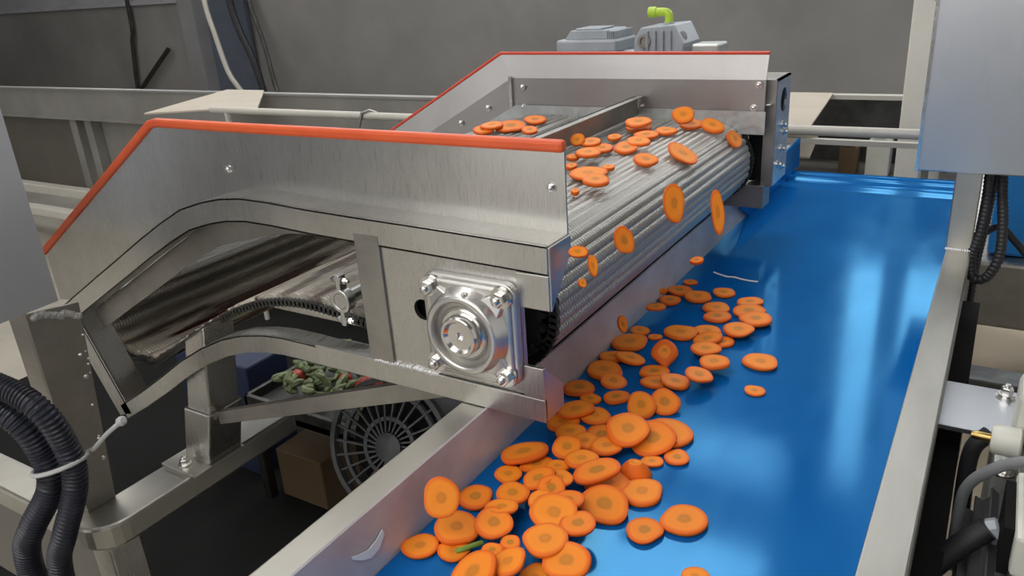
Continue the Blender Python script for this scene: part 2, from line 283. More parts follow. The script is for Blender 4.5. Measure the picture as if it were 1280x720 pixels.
SLICES = [
('tiny orange carrot slice lying farthest up the blue belt, above its cluster','d','b',(-0.4087,1.1876,0.0019),(0.928,0.373,0.000),(-0.000,-0.000,1.000),(0.0117,0.0117,0.0032)),
('carrot slice with dark core against the left wall, tucked under a rounder one','d','b',(-0.4105,1.1435,0.0030),(0.926,0.377,0.000),(-0.000,-0.000,1.000),(0.0208,0.0208,0.0054)),
('round carrot slice overlapping a flatter one at the head of the far cluster','d','b',(-0.3763,1.1299,0.0032),(0.987,0.158,0.000),(-0.000,-0.000,1.000),(0.0225,0.0225,0.0058)),
('small carrot slice with dark centre lying alone below the white scratch','d','b',(-0.3438,1.1627,0.0027),(0.926,0.378,0.000),(-0.000,-0.000,1.000),(0.0184,0.0184,0.0048)),
('brownish carrot slice touching the left wall in the far cluster','d','b',(-0.4120,1.1006,0.0027),(0.816,0.577,0.000),(-0.000,-0.000,1.000),(0.0182,0.0182,0.0047)),
('thin carrot slice against the left wall, nearest of the far cluster','d','b',(-0.4088,1.0347,0.0178),(0.817,0.577,0.000),(-0.000,-0.000,1.000),(0.0154,0.0135,0.0040)),
('farthest slice of the overlapping carrot row on the far right of the spill','d','b',(-0.2961,1.1390,0.0030),(0.742,0.670,0.000),(-0.000,-0.000,1.000),(0.0208,0.0182,0.0054)),
('lower slice of two stacked carrot discs beside the far right row','d','b',(-0.3240,1.0679,0.0029),(0.984,0.179,0.000),(-0.000,-0.000,1.000),(0.0202,0.0202,0.0053)),
('upper slice of two stacked carrot discs beside the far right row','d','b',(-0.3363,1.0985,0.0030),(0.922,0.386,0.000),(-0.000,-0.000,1.000),(0.0208,0.0208,0.0054)),
('reddish carrot slice in the middle of the far right row','d','b',(-0.2878,1.1049,0.0033),(0.694,0.720,0.000),(-0.000,-0.000,1.000),(0.0265,0.0231,0.0060)),
('reddish carrot slice sticking out right of all others in the far row','d','b',(-0.2676,1.0697,0.0082),(0.467,0.884,0.000),(-0.000,-0.000,1.000),(0.0259,0.0227,0.0060)),
('pale centred oval carrot slice at the near end of the far right row','d','b',(-0.2793,1.0213,0.0100),(1.000,-0.018,0.000),(-0.000,-0.000,1.000),(0.0226,0.0226,0.0059)),
('oval carrot slice at the left end of the middle chain of slices','d','b',(-0.3542,0.9928,0.0033),(0.980,0.199,0.000),(-0.000,-0.000,1.000),(0.0239,0.0239,0.0060)),
('carrot slice bridging the middle chain beside an oval slice','d','b',(-0.3210,1.0142,0.0028),(0.918,0.396,0.000),(-0.000,-0.000,1.000),(0.0190,0.0190,0.0049)),
('small carrot piece on the right edge of the middle chain','d','b',(-0.2915,0.9872,0.0026),(0.705,0.710,0.000),(-0.000,-0.000,1.000),(0.0177,0.0155,0.0046)),
('carrot slice on top of the middle chain, upper of two in a column','d','b',(-0.3111,0.9804,0.0068),(0.896,0.391,0.210),(-0.196,-0.078,0.978),(0.0207,0.0207,0.0054)),
('carrot slice in the middle chain, lower of two in a column','d','b',(-0.3008,0.9422,0.0112),(0.915,0.403,0.000),(-0.000,-0.000,1.000),(0.0200,0.0200,0.0052)),
('pointed carrot slice at the near end of the middle chain','d','b',(-0.2761,0.9029,0.0143),(0.821,0.572,0.000),(-0.000,-0.000,1.000),(0.0210,0.0184,0.0055)),
('small carrot slice beside the left wall joined to a stubby bit','d','b',(-0.4111,0.9778,0.0022),(0.818,0.575,0.000),(-0.000,-0.000,1.000),(0.0149,0.0149,0.0039)),
('stubby carrot bit right of a small slice near the left wall','d','b',(-0.3833,0.9673,0.0019),(0.819,0.574,0.000),(-0.000,-0.000,1.000),(0.0110,0.0082,0.0032)),
('large carrot ring with pale brown core beside the left wall','d','b',(-0.4088,0.9344,0.0033),(0.958,0.288,0.000),(-0.000,-0.000,1.000),(0.0262,0.0262,0.0060)),
('pear shaped carrot end piece standing out in the middle of the belt','p','b',(-0.3417,0.8969,0.0153),(0.273,-0.691,-0.669),(0.238,-0.625,0.743),(0.0202,0.0192,0.0130)),
('carrot slice under the pointed one below the large brown cored ring','d','b',(-0.4123,0.8849,0.0027),(0.914,0.406,0.000),(-0.000,-0.000,1.000),(0.0184,0.0161,0.0048)),
('pointed carrot slice overlapping another below the large brown cored ring','d','b',(-0.3856,0.8835,0.0064),(0.974,0.114,-0.197),(0.196,0.020,0.980),(0.0204,0.0153,0.0053)),
('wide carrot slice against the left wall with a bright wet edge','d','b',(-0.4050,0.8433,0.0033),(0.799,0.601,0.000),(-0.000,-0.000,1.000),(0.0260,0.0243,0.0060)),
('flat oval carrot slice just below the wide wet edged one','d','b',(-0.3822,0.8212,0.0027),(0.848,0.504,-0.163),(0.233,-0.078,0.969),(0.0184,0.0161,0.0048)),
('carrot slice under two others in the small trio left of a thick slice','d','b',(-0.3321,0.8414,0.0028),(0.970,0.243,0.000),(-0.000,-0.000,1.000),(0.0192,0.0168,0.0050)),
('topmost slice of the small trio below the pear shaped piece','d','b',(-0.3443,0.8665,0.0030),(0.940,0.342,0.000),(-0.000,-0.000,1.000),(0.0206,0.0168,0.0054)),
('right slice of the small trio, touching the thick slice','d','b',(-0.3086,0.8472,0.0064),(0.747,0.641,-0.177),(0.215,0.020,0.976),(0.0193,0.0181,0.0050)),
('thick carrot slice right of the small trio','d','b',(-0.2819,0.8586,0.0164),(0.972,0.121,-0.202),(0.196,0.059,0.979),(0.0188,0.0188,0.0049)),
('large flat carrot slice lying alone on the right of the belt','d','b',(-0.2290,0.9483,0.0033),(0.942,0.335,0.000),(-0.000,-0.000,1.000),(0.0234,0.0234,0.0060)),
('small carrot slice lying alone on the right, below a large one','d','b',(-0.2149,0.8725,0.0020),(0.949,0.315,0.000),(-0.000,-0.000,1.000),(0.0129,0.0129,0.0034)),
('carrot slice just right of the feeder frame corner','d','b',(-0.4137,0.7842,0.0041),(0.909,0.417,0.000),(-0.000,-0.000,1.000),(0.0198,0.0198,0.0051)),
('small carrot slice below the one at the feeder frame corner','d','b',(-0.3900,0.7689,0.0022),(0.995,0.098,0.000),(-0.000,-0.000,1.000),(0.0142,0.0125,0.0037)),
('carrot slice under the heap next to the feeder frame end','d','b',(-0.3946,0.7052,0.0030),(0.721,0.693,0.000),(-0.000,-0.000,1.000),(0.0204,0.0179,0.0053)),
('brownish carrot slice at the upper left of the main heap','d','b',(-0.3668,0.7345,0.0028),(0.963,0.270,0.000),(-0.000,-0.000,1.000),(0.0192,0.0192,0.0050)),
('long thin wet carrot slice at the top left of the main heap','d','b',(-0.3899,0.7297,0.0084),(0.673,0.739,0.000),(-0.000,-0.000,1.000),(0.0243,0.0182,0.0060)),
('thin curved carrot slice at the far edge of the main heap','d','b',(-0.3616,0.7853,0.0027),(0.717,0.697,0.000),(-0.000,-0.000,1.000),(0.0185,0.0139,0.0048)),
('carrot slice tipped on its side at the upper right of the main heap','d','b',(-0.3003,0.7895,0.0087),(0.859,-0.401,-0.317),(0.150,-0.395,0.906),(0.0193,0.0193,0.0050)),
('upright carrot slice with small core facing front at the top of the main heap','d','b',(-0.3217,0.7690,0.0099),(-0.127,0.863,0.488),(0.193,-0.461,0.866),(0.0182,0.0182,0.0047)),
('dull carrot slice on the left flank of the main heap','d','b',(-0.3745,0.6851,0.0066),(0.903,0.429,0.000),(-0.000,-0.000,1.000),(0.0174,0.0174,0.0045)),
('carrot slice in the heap between a round one and a dark cored one','d','b',(-0.3485,0.6701,0.0098),(0.990,0.138,0.000),(-0.000,-0.000,1.000),(0.0165,0.0165,0.0043)),
('wide carrot slice under the big pair of the main heap','d','b',(-0.3216,0.6692,0.0117),(0.958,0.287,0.000),(-0.000,-0.000,1.000),(0.0176,0.0176,0.0046)),
('dark cored carrot slice leaning left of the big pair in the main heap','d','b',(-0.3411,0.6999,0.0030),(0.309,0.951,0.000),(-0.000,-0.000,1.000),(0.0206,0.0206,0.0054)),
('carrot piece behind the right side of the big pair in the main heap','d','b',(-0.2766,0.7355,0.0033),(-0.073,0.997,0.000),(-0.000,-0.000,1.000),(0.0295,0.0295,0.0060)),
('small carrot slice peeking out below the big pair','d','b',(-0.2715,0.6771,0.0019),(0.900,0.436,0.000),(-0.000,-0.000,1.000),(0.0125,0.0110,0.0033)),
('large carrot slice with clear core, right one of the big pair','d','b',(-0.2833,0.7075,0.0103),(0.780,0.619,0.092),(0.115,-0.287,0.951),(0.0262,0.0262,0.0060)),
('large ringed carrot slice, left one of the big pair','d','b',(-0.3093,0.6978,0.0202),(0.812,0.582,0.043),(0.084,-0.190,0.978),(0.0253,0.0253,0.0060)),
('round carrot slice facing front on the left flank of the main heap','d','b',(-0.3575,0.6434,0.0157),(0.871,-0.353,-0.341),(0.205,-0.369,0.906),(0.0157,0.0157,0.0041)),
('small carrot slice lying just right of the main heap','d','b',(-0.2503,0.6953,0.0022),(0.900,0.435,0.000),(-0.000,-0.000,1.000),(0.0143,0.0143,0.0037)),
('wedge shaped chunk of carrot tip at the near edge of the main heap','c','b',(-0.2791,0.6493,0.0088),(0.988,0.152,0.000),(-0.000,-0.000,1.000),(0.0178,0.0142,0.0170)),
('reddish carrot slice between the heap and a long tilted slice','d','b',(-0.3297,0.6252,0.0195),(0.770,0.638,0.000),(-0.000,-0.000,1.000),(0.0180,0.0158,0.0047)),
('carrot slice hidden under the big dull oval by the wall','d','b',(-0.3803,0.6164,0.0027),(0.731,0.682,0.000),(-0.000,-0.000,1.000),(0.0186,0.0139,0.0048)),
('carrot slice left of the near pile, closest to the wall','d','b',(-0.3994,0.5881,0.0023),(0.952,0.306,0.000),(-0.000,-0.000,1.000),(0.0158,0.0158,0.0041)),
('big dull oval carrot slice resting beside the left wall','d','b',(-0.4001,0.6240,0.0078),(0.766,0.639,0.071),(-0.157,0.079,0.984),(0.0290,0.0217,0.0060)),
('thin carrot slice poking out right of the big dull oval','d','b',(-0.3501,0.6091,0.0143),(0.954,0.300,0.000),(-0.000,-0.000,1.000),(0.0135,0.0101,0.0035)),
('small carrot piece right of a dark centred slice in the near pile','d','b',(-0.3348,0.5844,0.0198),(0.956,-0.292,0.000),(-0.000,-0.000,1.000),(0.0147,0.0147,0.0038)),
('carrot slice with dark centre on the near pile below the big oval','d','b',(-0.3531,0.5752,0.0200),(0.882,0.340,0.326),(-0.283,-0.170,0.944),(0.0182,0.0182,0.0047)),
('small carrot piece under the near pile','d','b',(-0.3335,0.5651,0.0212),(0.138,0.956,0.259),(0.188,-0.282,0.941),(0.0150,0.0150,0.0039)),
('thick carrot slice at the left of the near pile','d','b',(-0.3675,0.5464,0.0157),(0.931,0.366,0.000),(-0.000,-0.000,1.000),(0.0180,0.0180,0.0047)),
('carrot slice under the long tilted one','d','b',(-0.2983,0.6187,0.0033),(0.027,1.000,0.000),(-0.000,-0.000,1.000),(0.0238,0.0238,0.0060)),
('long bias cut carrot slice tilted up on the near side of the heap','d','b',(-0.3061,0.6120,0.0200),(0.685,0.726,0.060),(0.078,-0.155,0.985),(0.0259,0.0162,0.0060)),
('large carrot slice with olive core lying right of the long tilted one','d','b',(-0.2596,0.6207,0.0031),(0.951,0.309,0.000),(-0.000,-0.000,1.000),(0.0219,0.0219,0.0057)),
('large brown cored carrot slice lying alone, nearest on the right','d','b',(-0.2067,0.5979,0.0033),(0.948,0.320,0.000),(-0.000,-0.000,1.000),(0.0228,0.0228,0.0059)),
('medium carrot slice with dark core left of the large lone one','d','b',(-0.2353,0.5680,0.0027),(0.927,0.376,0.000),(-0.000,-0.000,1.000),(0.0184,0.0184,0.0048)),
('carrot slice behind a bright yellow one in the front spread','d','b',(-0.3094,0.5534,0.0217),(0.740,0.672,0.000),(-0.000,-0.000,1.000),(0.0174,0.0153,0.0045)),
('reddish carrot slice under the brown cored one in the front spread','d','b',(-0.2846,0.5269,0.0218),(0.655,0.755,0.000),(-0.000,-0.000,1.000),(0.0187,0.0164,0.0049)),
('small pale carrot slice behind the bright yellow one','d','b',(-0.3357,0.5460,0.0198),(0.814,0.557,0.167),(-0.000,-0.287,0.958),(0.0124,0.0108,0.0032)),
('large carrot slice with brown square core leaning in the front spread','d','b',(-0.2829,0.5801,0.0077),(0.911,0.411,-0.007),(0.106,-0.217,0.970),(0.0249,0.0249,0.0060)),
('bright yellow orange carrot slice on top of the front spread','d','b',(-0.3117,0.5302,0.0228),(0.837,0.548,0.010),(0.105,-0.179,0.978),(0.0240,0.0240,0.0060)),
('bright carrot slice half under the front round one','d','b',(-0.3002,0.4935,0.0223),(0.977,0.212,0.000),(-0.000,-0.000,1.000),(0.0220,0.0220,0.0057)),
('bright round carrot slice with glowing core at the front of the spread','d','b',(-0.2723,0.4821,0.0185),(0.861,0.509,0.003),(0.085,-0.151,0.985),(0.0214,0.0214,0.0056)),
('carrot slice cut off by the bottom of the picture, far right','d','b',(-0.1726,0.5306,0.0020),(0.890,0.457,0.000),(-0.000,-0.000,1.000),(0.0130,0.0130,0.0034)),
('carrot slice cut off by the bottom of the picture, left of centre','d','b',(-0.2959,0.4648,0.0022),(0.890,0.457,-0.005),(0.151,-0.284,0.947),(0.0149,0.0149,0.0039)),
('dull dark cored carrot slice right of the one leaning on the wall','d','b',(-0.4087,0.5379,0.0029),(0.825,0.565,0.000),(-0.000,-0.000,1.000),(0.0199,0.0186,0.0052)),
('thin carrot slice behind a bright round one','d','b',(-0.3629,0.5181,0.0201),(0.895,0.445,0.000),(-0.000,-0.000,1.000),(0.0165,0.0123,0.0043)),
('dull carrot slice with a green rim left of the bright pair','d','b',(-0.3827,0.4623,0.0025),(0.974,0.226,0.000),(-0.000,-0.000,1.000),(0.0168,0.0147,0.0044)),
('ringed carrot slice below the one leaning on the wall','d','b',(-0.3928,0.4831,0.0096),(0.879,0.476,-0.026),(0.088,-0.108,0.990),(0.0218,0.0218,0.0057)),
('bright round carrot slice right of a ringed one in the left front','d','b',(-0.3590,0.4971,0.0174),(0.859,0.512,-0.016),(0.102,-0.141,0.985),(0.0192,0.0192,0.0050)),
('carrot slice lying alone by the wall, leftmost on the belt','d','b',(-0.4142,0.4524,0.0026),(0.923,0.384,0.000),(-0.000,-0.000,1.000),(0.0177,0.0177,0.0046)),
('small bright carrot slice left of a thick little one','d','b',(-0.3389,0.4637,0.0183),(0.892,0.452,0.000),(-0.000,-0.000,1.000),(0.0099,0.0099,0.0032)),
('small thick carrot slice above a bright cored one','d','b',(-0.3284,0.4781,0.0195),(0.892,0.451,0.000),(-0.000,-0.000,1.000),(0.0100,0.0100,0.0032)),
('bright carrot slice with clear core at the bottom, right of a pale big one','d','b',(-0.3156,0.4539,0.0216),(0.897,0.376,0.232),(-0.194,-0.136,0.971),(0.0168,0.0168,0.0044)),
('big pale carrot slice cut off by the bottom of the picture','d','b',(-0.3376,0.4313,0.0190),(0.721,0.573,0.388),(-0.276,-0.276,0.921),(0.0248,0.0217,0.0060)),
('oval carrot slice standing against the left side wall','d','b',(-0.3948,0.4684,0.0542),(0.459,-0.452,-0.765),(0.494,-0.586,0.643),(0.0187,0.0182,0.0049)),
('thick carrot slice standing at the far guard on the mesh belt','d','m',(-0.4730,1.3200,0.2547),(0.906,0.417,0.073),(0.217,-0.605,0.766),(0.0194,0.0185,0.0055)),
('thin carrot slice lying below the thick one at the far guard','d','m',(-0.4680,1.3477,0.2340),(0.865,0.500,0.040),(0.068,-0.196,0.978),(0.0213,0.0203,0.0055)),
('carrot slice on the mesh crest left of the drooping far one','d','m',(-0.4326,1.3567,0.2308),(0.893,0.392,-0.221),(0.326,-0.226,0.918),(0.0226,0.0215,0.0055)),
('slender carrot slice drooping over the roller beside the far frame','d','m',(-0.3967,1.3675,0.2071),(0.661,0.131,-0.738),(0.748,-0.192,0.636),(0.0183,0.0174,0.0055)),
('thin red carrot slice on another at the baffle plate end','d','m',(-0.5411,1.2844,0.2465),(0.874,0.487,0.015),(0.054,-0.128,0.990),(0.0245,0.0233,0.0055)),
('carrot slice under a thin red one at the baffle plate end','d','m',(-0.5493,1.3037,0.2335),(0.861,0.509,0.019),(0.054,-0.128,0.990),(0.0250,0.0237,0.0055)),
('stubby carrot slice in the middle of the mesh row, right of a pale one','d','m',(-0.4901,1.2854,0.2330),(0.847,0.530,0.027),(0.050,-0.130,0.990),(0.0186,0.0177,0.0055)),
('pale carrot slice in the mesh row between a stubby and a long one','d','m',(-0.5103,1.2453,0.2332),(0.838,0.545,0.026),(0.053,-0.129,0.990),(0.0204,0.0194,0.0055)),
('carrot slice third up in the diagonal row on the mesh','d','m',(-0.4908,1.1645,0.2397),(0.838,0.545,0.025),(0.054,-0.128,0.990),(0.0205,0.0195,0.0055)),
('pale carrot slice at the near end of the diagonal row on the mesh','d','m',(-0.5018,1.1392,0.2341),(0.851,0.525,0.034),(0.098,-0.221,0.970),(0.0197,0.0188,0.0055)),
('large carrot slice sliding over the middle of the roller crest','d','m',(-0.4184,1.1668,0.2239),(0.827,0.374,-0.419),(0.494,-0.128,0.860),(0.0263,0.0250,0.0055)),
('flat carrot slice lying below the diagonal row on the roller','d','m',(-0.4423,1.0761,0.2326),(0.863,0.495,-0.096),(0.232,-0.221,0.947),(0.0184,0.0175,0.0055)),
('small dull carrot slice behind the row on the mesh, below the baffle','d','m',(-0.5562,1.2168,0.2327),(0.860,0.509,0.015),(0.058,-0.127,0.990),(0.0136,0.0129,0.0055)),
('dull carrot slice between the guard cluster and the diagonal row','d','m',(-0.5388,1.1323,0.2330),(0.882,0.472,0.007),(0.060,-0.126,0.990),(0.0186,0.0177,0.0055)),
('reddish carrot slice at the back of the cluster beside the orange trim','d','m',(-0.5622,1.1387,0.2402),(0.865,0.502,0.017),(0.107,-0.217,0.970),(0.0163,0.0154,0.0055)),
('round carrot slice standing at the end of the orange trim','d','m',(-0.5800,1.1273,0.2456),(0.422,-0.498,-0.758),(0.350,-0.681,0.643),(0.0119,0.0113,0.0055)),
('brownish carrot slice at the front of the cluster beside the orange trim','d','m',(-0.5342,1.0714,0.2393),(0.879,0.477,0.004),(0.047,-0.094,0.995),(0.0209,0.0198,0.0055)),
('small carrot bit below the end of the orange trim','d','m',(-0.5559,1.0625,0.2326),(0.861,0.508,0.009),(0.081,-0.154,0.985),(0.0099,0.0094,0.0055)),
('second small carrot bit below the end of the orange trim','d','m',(-0.5313,1.0093,0.2327),(0.863,0.505,0.010),(0.097,-0.184,0.978),(0.0094,0.0090,0.0055)),
('long thin carrot slice beside the front guard, upper of two','d','m',(-0.4871,0.9752,0.2332),(0.824,0.567,0.015),(0.047,-0.094,0.995),(0.0271,0.0258,0.0055)),
('long carrot slice beside the front guard, lower of two','d','m',(-0.4497,0.9233,0.2389),(0.818,0.574,-0.038),(0.112,-0.094,0.989),(0.0192,0.0182,0.0055)),
('tiny carrot bit on the roller beside the front guard','d','m',(-0.4609,0.8840,0.2324),(0.811,0.585,0.031),(0.096,-0.184,0.978),(0.0063,0.0059,0.0055)),
('thin carrot bit above the pair beside the front guard','d','m',(-0.4756,1.0167,0.2323),(0.824,0.567,0.017),(0.044,-0.095,0.995),(0.0098,0.0093,0.0055)),
('large carrot slice behind the orange trim, left of the baffle','d','m',(-0.7910,1.2636,0.2340),(0.812,0.583,0.009),(0.074,-0.118,0.990),(0.0320,0.0304,0.0055)),
('thin carrot slice farthest left behind the orange trim','d','m',(-0.8152,1.2375,0.2394),(0.823,0.568,0.002),(0.058,-0.087,0.995),(0.0226,0.0215,0.0055)),
('carrot slice nearest the far guard, left of the baffle','d','m',(-0.7765,1.3326,0.2340),(0.821,0.571,0.017),(0.105,-0.180,0.978),(0.0220,0.0209,0.0055)),
('small brown carrot slice at the foot of the baffle, behind the trim','d','m',(-0.7163,1.2076,0.2402),(0.863,0.506,-0.001),(0.123,-0.208,0.970),(0.0158,0.0150,0.0055)),
('carrot slice half hidden behind the orange trim, left of a large one','d','m',(-0.8230,1.2184,0.2338),(0.835,0.550,-0.003),(0.116,-0.172,0.978),(0.0195,0.0185,0.0055)),
('large carrot slice tumbling in mid air past the middle of the roller','f','f',(-0.3520,0.9512,0.2088),(0.234,-0.204,-0.951),(0.559,-0.772,0.303),(0.0272,0.0141,0.0055)),
('carrot slice with dark core tumbling in front of the roller','f','f',(-0.3520,0.7917,0.2086),(0.421,-0.142,-0.896),(0.643,-0.650,0.406),(0.0175,0.0119,0.0055)),
('slender reddish carrot slice falling past the left wall','f','f',(-0.3450,1.1186,0.1501),(0.211,-0.232,-0.950),(0.441,-0.845,0.304),(0.0335,0.0101,0.0055)),
('small dark carrot slice falling at the foot of the left wall','f','f',(-0.3400,1.0137,0.1089),(0.931,0.350,0.098),(0.064,-0.424,0.903),(0.0096,0.0067,0.0055)),
('narrow carrot slice falling beside the frame box corner','f','f',(-0.3350,0.6754,0.2199),(0.253,-0.261,-0.932),(0.562,-0.744,0.361),(0.0122,0.0049,0.0055)),
('thick carrot slice tipping out beside the frame box corner','f','f',(-0.3350,0.6448,0.2447),(0.900,0.420,-0.119),(0.395,-0.667,0.632),(0.0101,0.0061,0.0055)),
('tiny carrot bit falling under the narrow slice','f','f',(-0.3350,0.6510,0.2097),(0.291,-0.261,-0.920),(0.693,-0.606,0.391),(0.0048,0.0038,0.0055)),
('upright sliver of carrot dropping along the left wall','f','f',(-0.4000,0.8909,0.0520),(0.313,-0.311,-0.897),(0.649,-0.620,0.441),(0.0130,0.0065,0.0055)),
('tiny carrot crumb dropping at the head of the far cluster','f','f',(-0.4100,1.0671,0.0315),(0.932,0.361,0.007),(0.216,-0.572,0.791),(0.0056,0.0050,0.0055)),
]

WINDOWS = [(-0.68, 2.2, 1.3, 2.95), (-2.6, -1.0, 2.75, 3.08), (-5.6, -3.2, 1.45, 2.5), (-8.5, -6.9, 1.6, 2.8)]
WORLD = 0.48
EXPOSURE = 0.0
ADDED_GLOWE, WINE = (4.8, 4.8)
BAY, FILL_BAYE, LOW, LOWE = ((-6.5, 1.0, 0.55, 2.7), 1.9, (-4.4, -0.9, -0.5, 0.5), 1.3)
PANELS = [(-2.6, -1.4, 0.4, 2.2), (-6, -4.8, 0.8, 3.4), (-2.7, -0.9, 3.1, 4.3), (-2.6, 0.8, -2.2, -0.6)]
# ------------------------------------------------------------------ room shell
struct(MB().box(-12, 4, -2.5, 6, -.85, -.75).build('floor', MT['floor']))
struct(MB().box(-12, 4, 5.0, 5.2, -.75, .47).box(-6.45, 4, 5.0, 5.2, .47, 3.2).build('wall_back', MT['wall']))
struct(MB().box(-12, -6.45, 5.04, 5.2, .47, 3.2).build('trim_1', MT['wall_light']))
struct(MB().box(-12, -6.55, 4.97, 5.06, .455, .49).build('trim_2', MT['wall_light']))
struct(MB().box(-12.2, -12, -2.5, 5.2, -.75, 3.2).build('wall_left', MT['wall']))
wf = MB().box(-12.2, BAY[0], -2.6, -2.5, -.75, 3.2).box(BAY[1], 4, -2.6, -2.5, -.75, 3.2).box(BAY[0], BAY[1], -2.6, -2.5, BAY[3], 3.2)
wf.box(BAY[0], LOW[0], -2.6, -2.5, -.75, BAY[2]).box(LOW[1], BAY[1], -2.6, -2.5, -.75, BAY[2]).box(LOW[0], LOW[1], -2.6, -2.5, -.75, LOW[2])
struct(MB().box(LOW[0], LOW[1], -2.56, -2.54, LOW[2], LOW[3]).build('window_8', emission('shaded_bay_daylight', (1.0, .97, .93), LOWE)))  # low glowing panel added out of view to send light into the feeder
struct(wf.build('wall_front', MT['wall']))
struct(MB().box(-12.2, 4, -2.5, 5.2, 3.2, 3.3).build('ceiling', MT['ceiling']))

tag(MB().box(-2.9, -.52, .50, 2.05, -.75, -.742).build('floor_mat', MT['black'], bevel=.002), 'black wet mat covering the floor below the feeder', 'mat')  # black sheet stands in for the feeder's shade on the floor
# daylight: unseen ceiling panels added for light and reflections and a row of high windows in the back wall
SKY = emission('skylight_glow', (1.0, .97, .93), ADDED_GLOWE)
ADDED_GLOW2 = emission('large_skylight_glow', (.95, .98, 1.0), ADDED_GLOWE * 1.7)
ADDED_WIN = emission('clerestory_daylight', (.95, .98, 1.0), WINE * 1.2)  # unseen narrow window added to put glare on the belt's far end
WIN = emission('window_daylight', (.95, .98, 1.0), WINE)
for i, (x0, x1, y0, y1) in enumerate(PANELS):
    k = tag(MB().box(x0, x1, y0, y1, 3.17, 3.185).build('ceiling_light', ADDED_GLOW2 if i == 2 else SKY), 'ceiling light panel %s' % ['over the feeder', 'over the left bay', 'above the back of the belt', 'behind the viewer'][i % 4], 'ceiling light')
    fr = MB()
    for a, b_ in ((x0 - .04, x0), (x1, x1 + .04)): fr.box(a, b_, y0 - .04, y1 + .04, 3.15, 3.2)
    for a, b_ in ((y0 - .04, y0), (y1, y1 + .04)): fr.box(x0, x1, a, b_, 3.15, 3.2)
    fr.build('frame', MT['pale_metal'], k)
struct(MB().box(BAY[0], BAY[1], -2.56, -2.54, BAY[2], BAY[3]).build('window_9', emission('bay_daylight', (1.0, .985, .96), FILL_BAYE)))  # glowing panel added behind the camera to brighten the feeder
for i, (x0, x1, z0, z1) in enumerate(WINDOWS):
    w = struct(MB().box(x0, x1, 4.975, 4.99, z0, z1).build('window_%d' % (i + 1), ADDED_WIN if i == 1 else WIN))  # window_2 is the unseen one added for glare on the belt's far end
    fr = MB()
    for a, b_ in ((x0 - .05, x0), (x1, x1 + .05)): fr.box(a, b_, 4.95, 5.0, z0 - .05, z1 + .05)
    for a, b_ in ((z0 - .05, z0), (z1, z1 + .05)): fr.box(x0 - .05, x1 + .05, 4.95, 5.0, a, b_)
    struct(fr.build('window_frame', MT['pale_metal'], w))

# ------------------------------------------------------------------ feeder conveyor
FD = thing('feeder_conveyor', 'stainless gooseneck feeder conveyor with orange edged guards dropping carrot slices onto the blue belt', 'conveyor', (-.8, 1.0, -.2))
Tt = [(-1.297, .033), (-1.24, .065), (-1.17, .104), (-1.081, .153), (-1.02, .187), (-.965, .216), (-.915, .240), (-.868, .254), (-.83, .262), (-.789, .266), (-.74, .2655), (-.681, .2625), (-.60, .2605), (-.52, .259), (-.357, .255)]
def offset(pl, d):
    out = []
    for i, p in enumerate(pl):
        a = Vector(pl[max(0, i - 1)]); b_ = Vector(pl[min(len(pl) - 1, i + 1)]); t = (b_ - a).normalized()
        out.append((p[0] + t.y * d, p[1] - t.x * d))
    return out
Lt = [(-1.198, -.129), (-1.13, -.089), (-1.06, -.045), (-1.0, -.005), (-.941, .029), (-.89, .053), (-.845, .068), (-.80, .077), (-.765, .0805), (-.72, .0808), (-.693, .0800), (-.60, .0805), (-.50, .0815), (-.40, .082)]
def side_frame(y0, y1, front):
    yf, yb = (y0, y1) if front else (y1, y0)          # outer face, inner face
    s = 1 if front else -1
    up = MB().band(Tt, offset(Tt, .032), 'y', min(yf, yf + s * .004), max(yf, yf + s * .004))
    up.band(Tt, offset(Tt, .0035), 'y', min(yf, yb), max(yf, yb))
    up.band([(p[0], p[1]) for p in offset(Tt, .0285)], offset(Tt, .032), 'y', min(yf, yf + s * .022), max(yf, yf + s * .022))
    up.build('upper_rail', MT['steel'], FD, bevel=.0009)
    lo = MB().band(Lt, offset(Lt, .026), 'y', min(yf, yf + s * .004), max(yf, yf + s * .004))
    lo.band(Lt, offset(Lt, .003), 'y', min(yf, yf + s * .030), max(yf, yf + s * .030))
    lo.build('lower_rail', MT['steel'], FD, bevel=.0007)
    gd = MB().band(offset(Tt[:13], .030), [p if i < 9 else (p[0], p[1] + (i - 8) * .007) for i, p in enumerate(offset(Tt[:13], .064))], 'y', yb - s * .012 - .0015, yb - s * .012 + .0015)
    for k in range(9):
        x = -.99 + k * .022
    gd.build('chain_guard', MT['dull'], FD)
    cap = MB().prism([(-1.300, .030), (-1.262, .045), (-1.168, -.138), (-1.206, -.150)], 'y', min(yf, yf + s * .005), max(yf, yf + s * .005))
    cap.prism([(-1.268, .045), (-1.262, .045), (-1.168, -.138), (-1.174, -.140)], 'y', min(yf, yb), max(yf, yb))
    cap.build('end_post', MT['steel_v'], FD, bevel=.0008)
side_frame(.6225, .667, True)
side_frame(1.4475, 1.492, False)

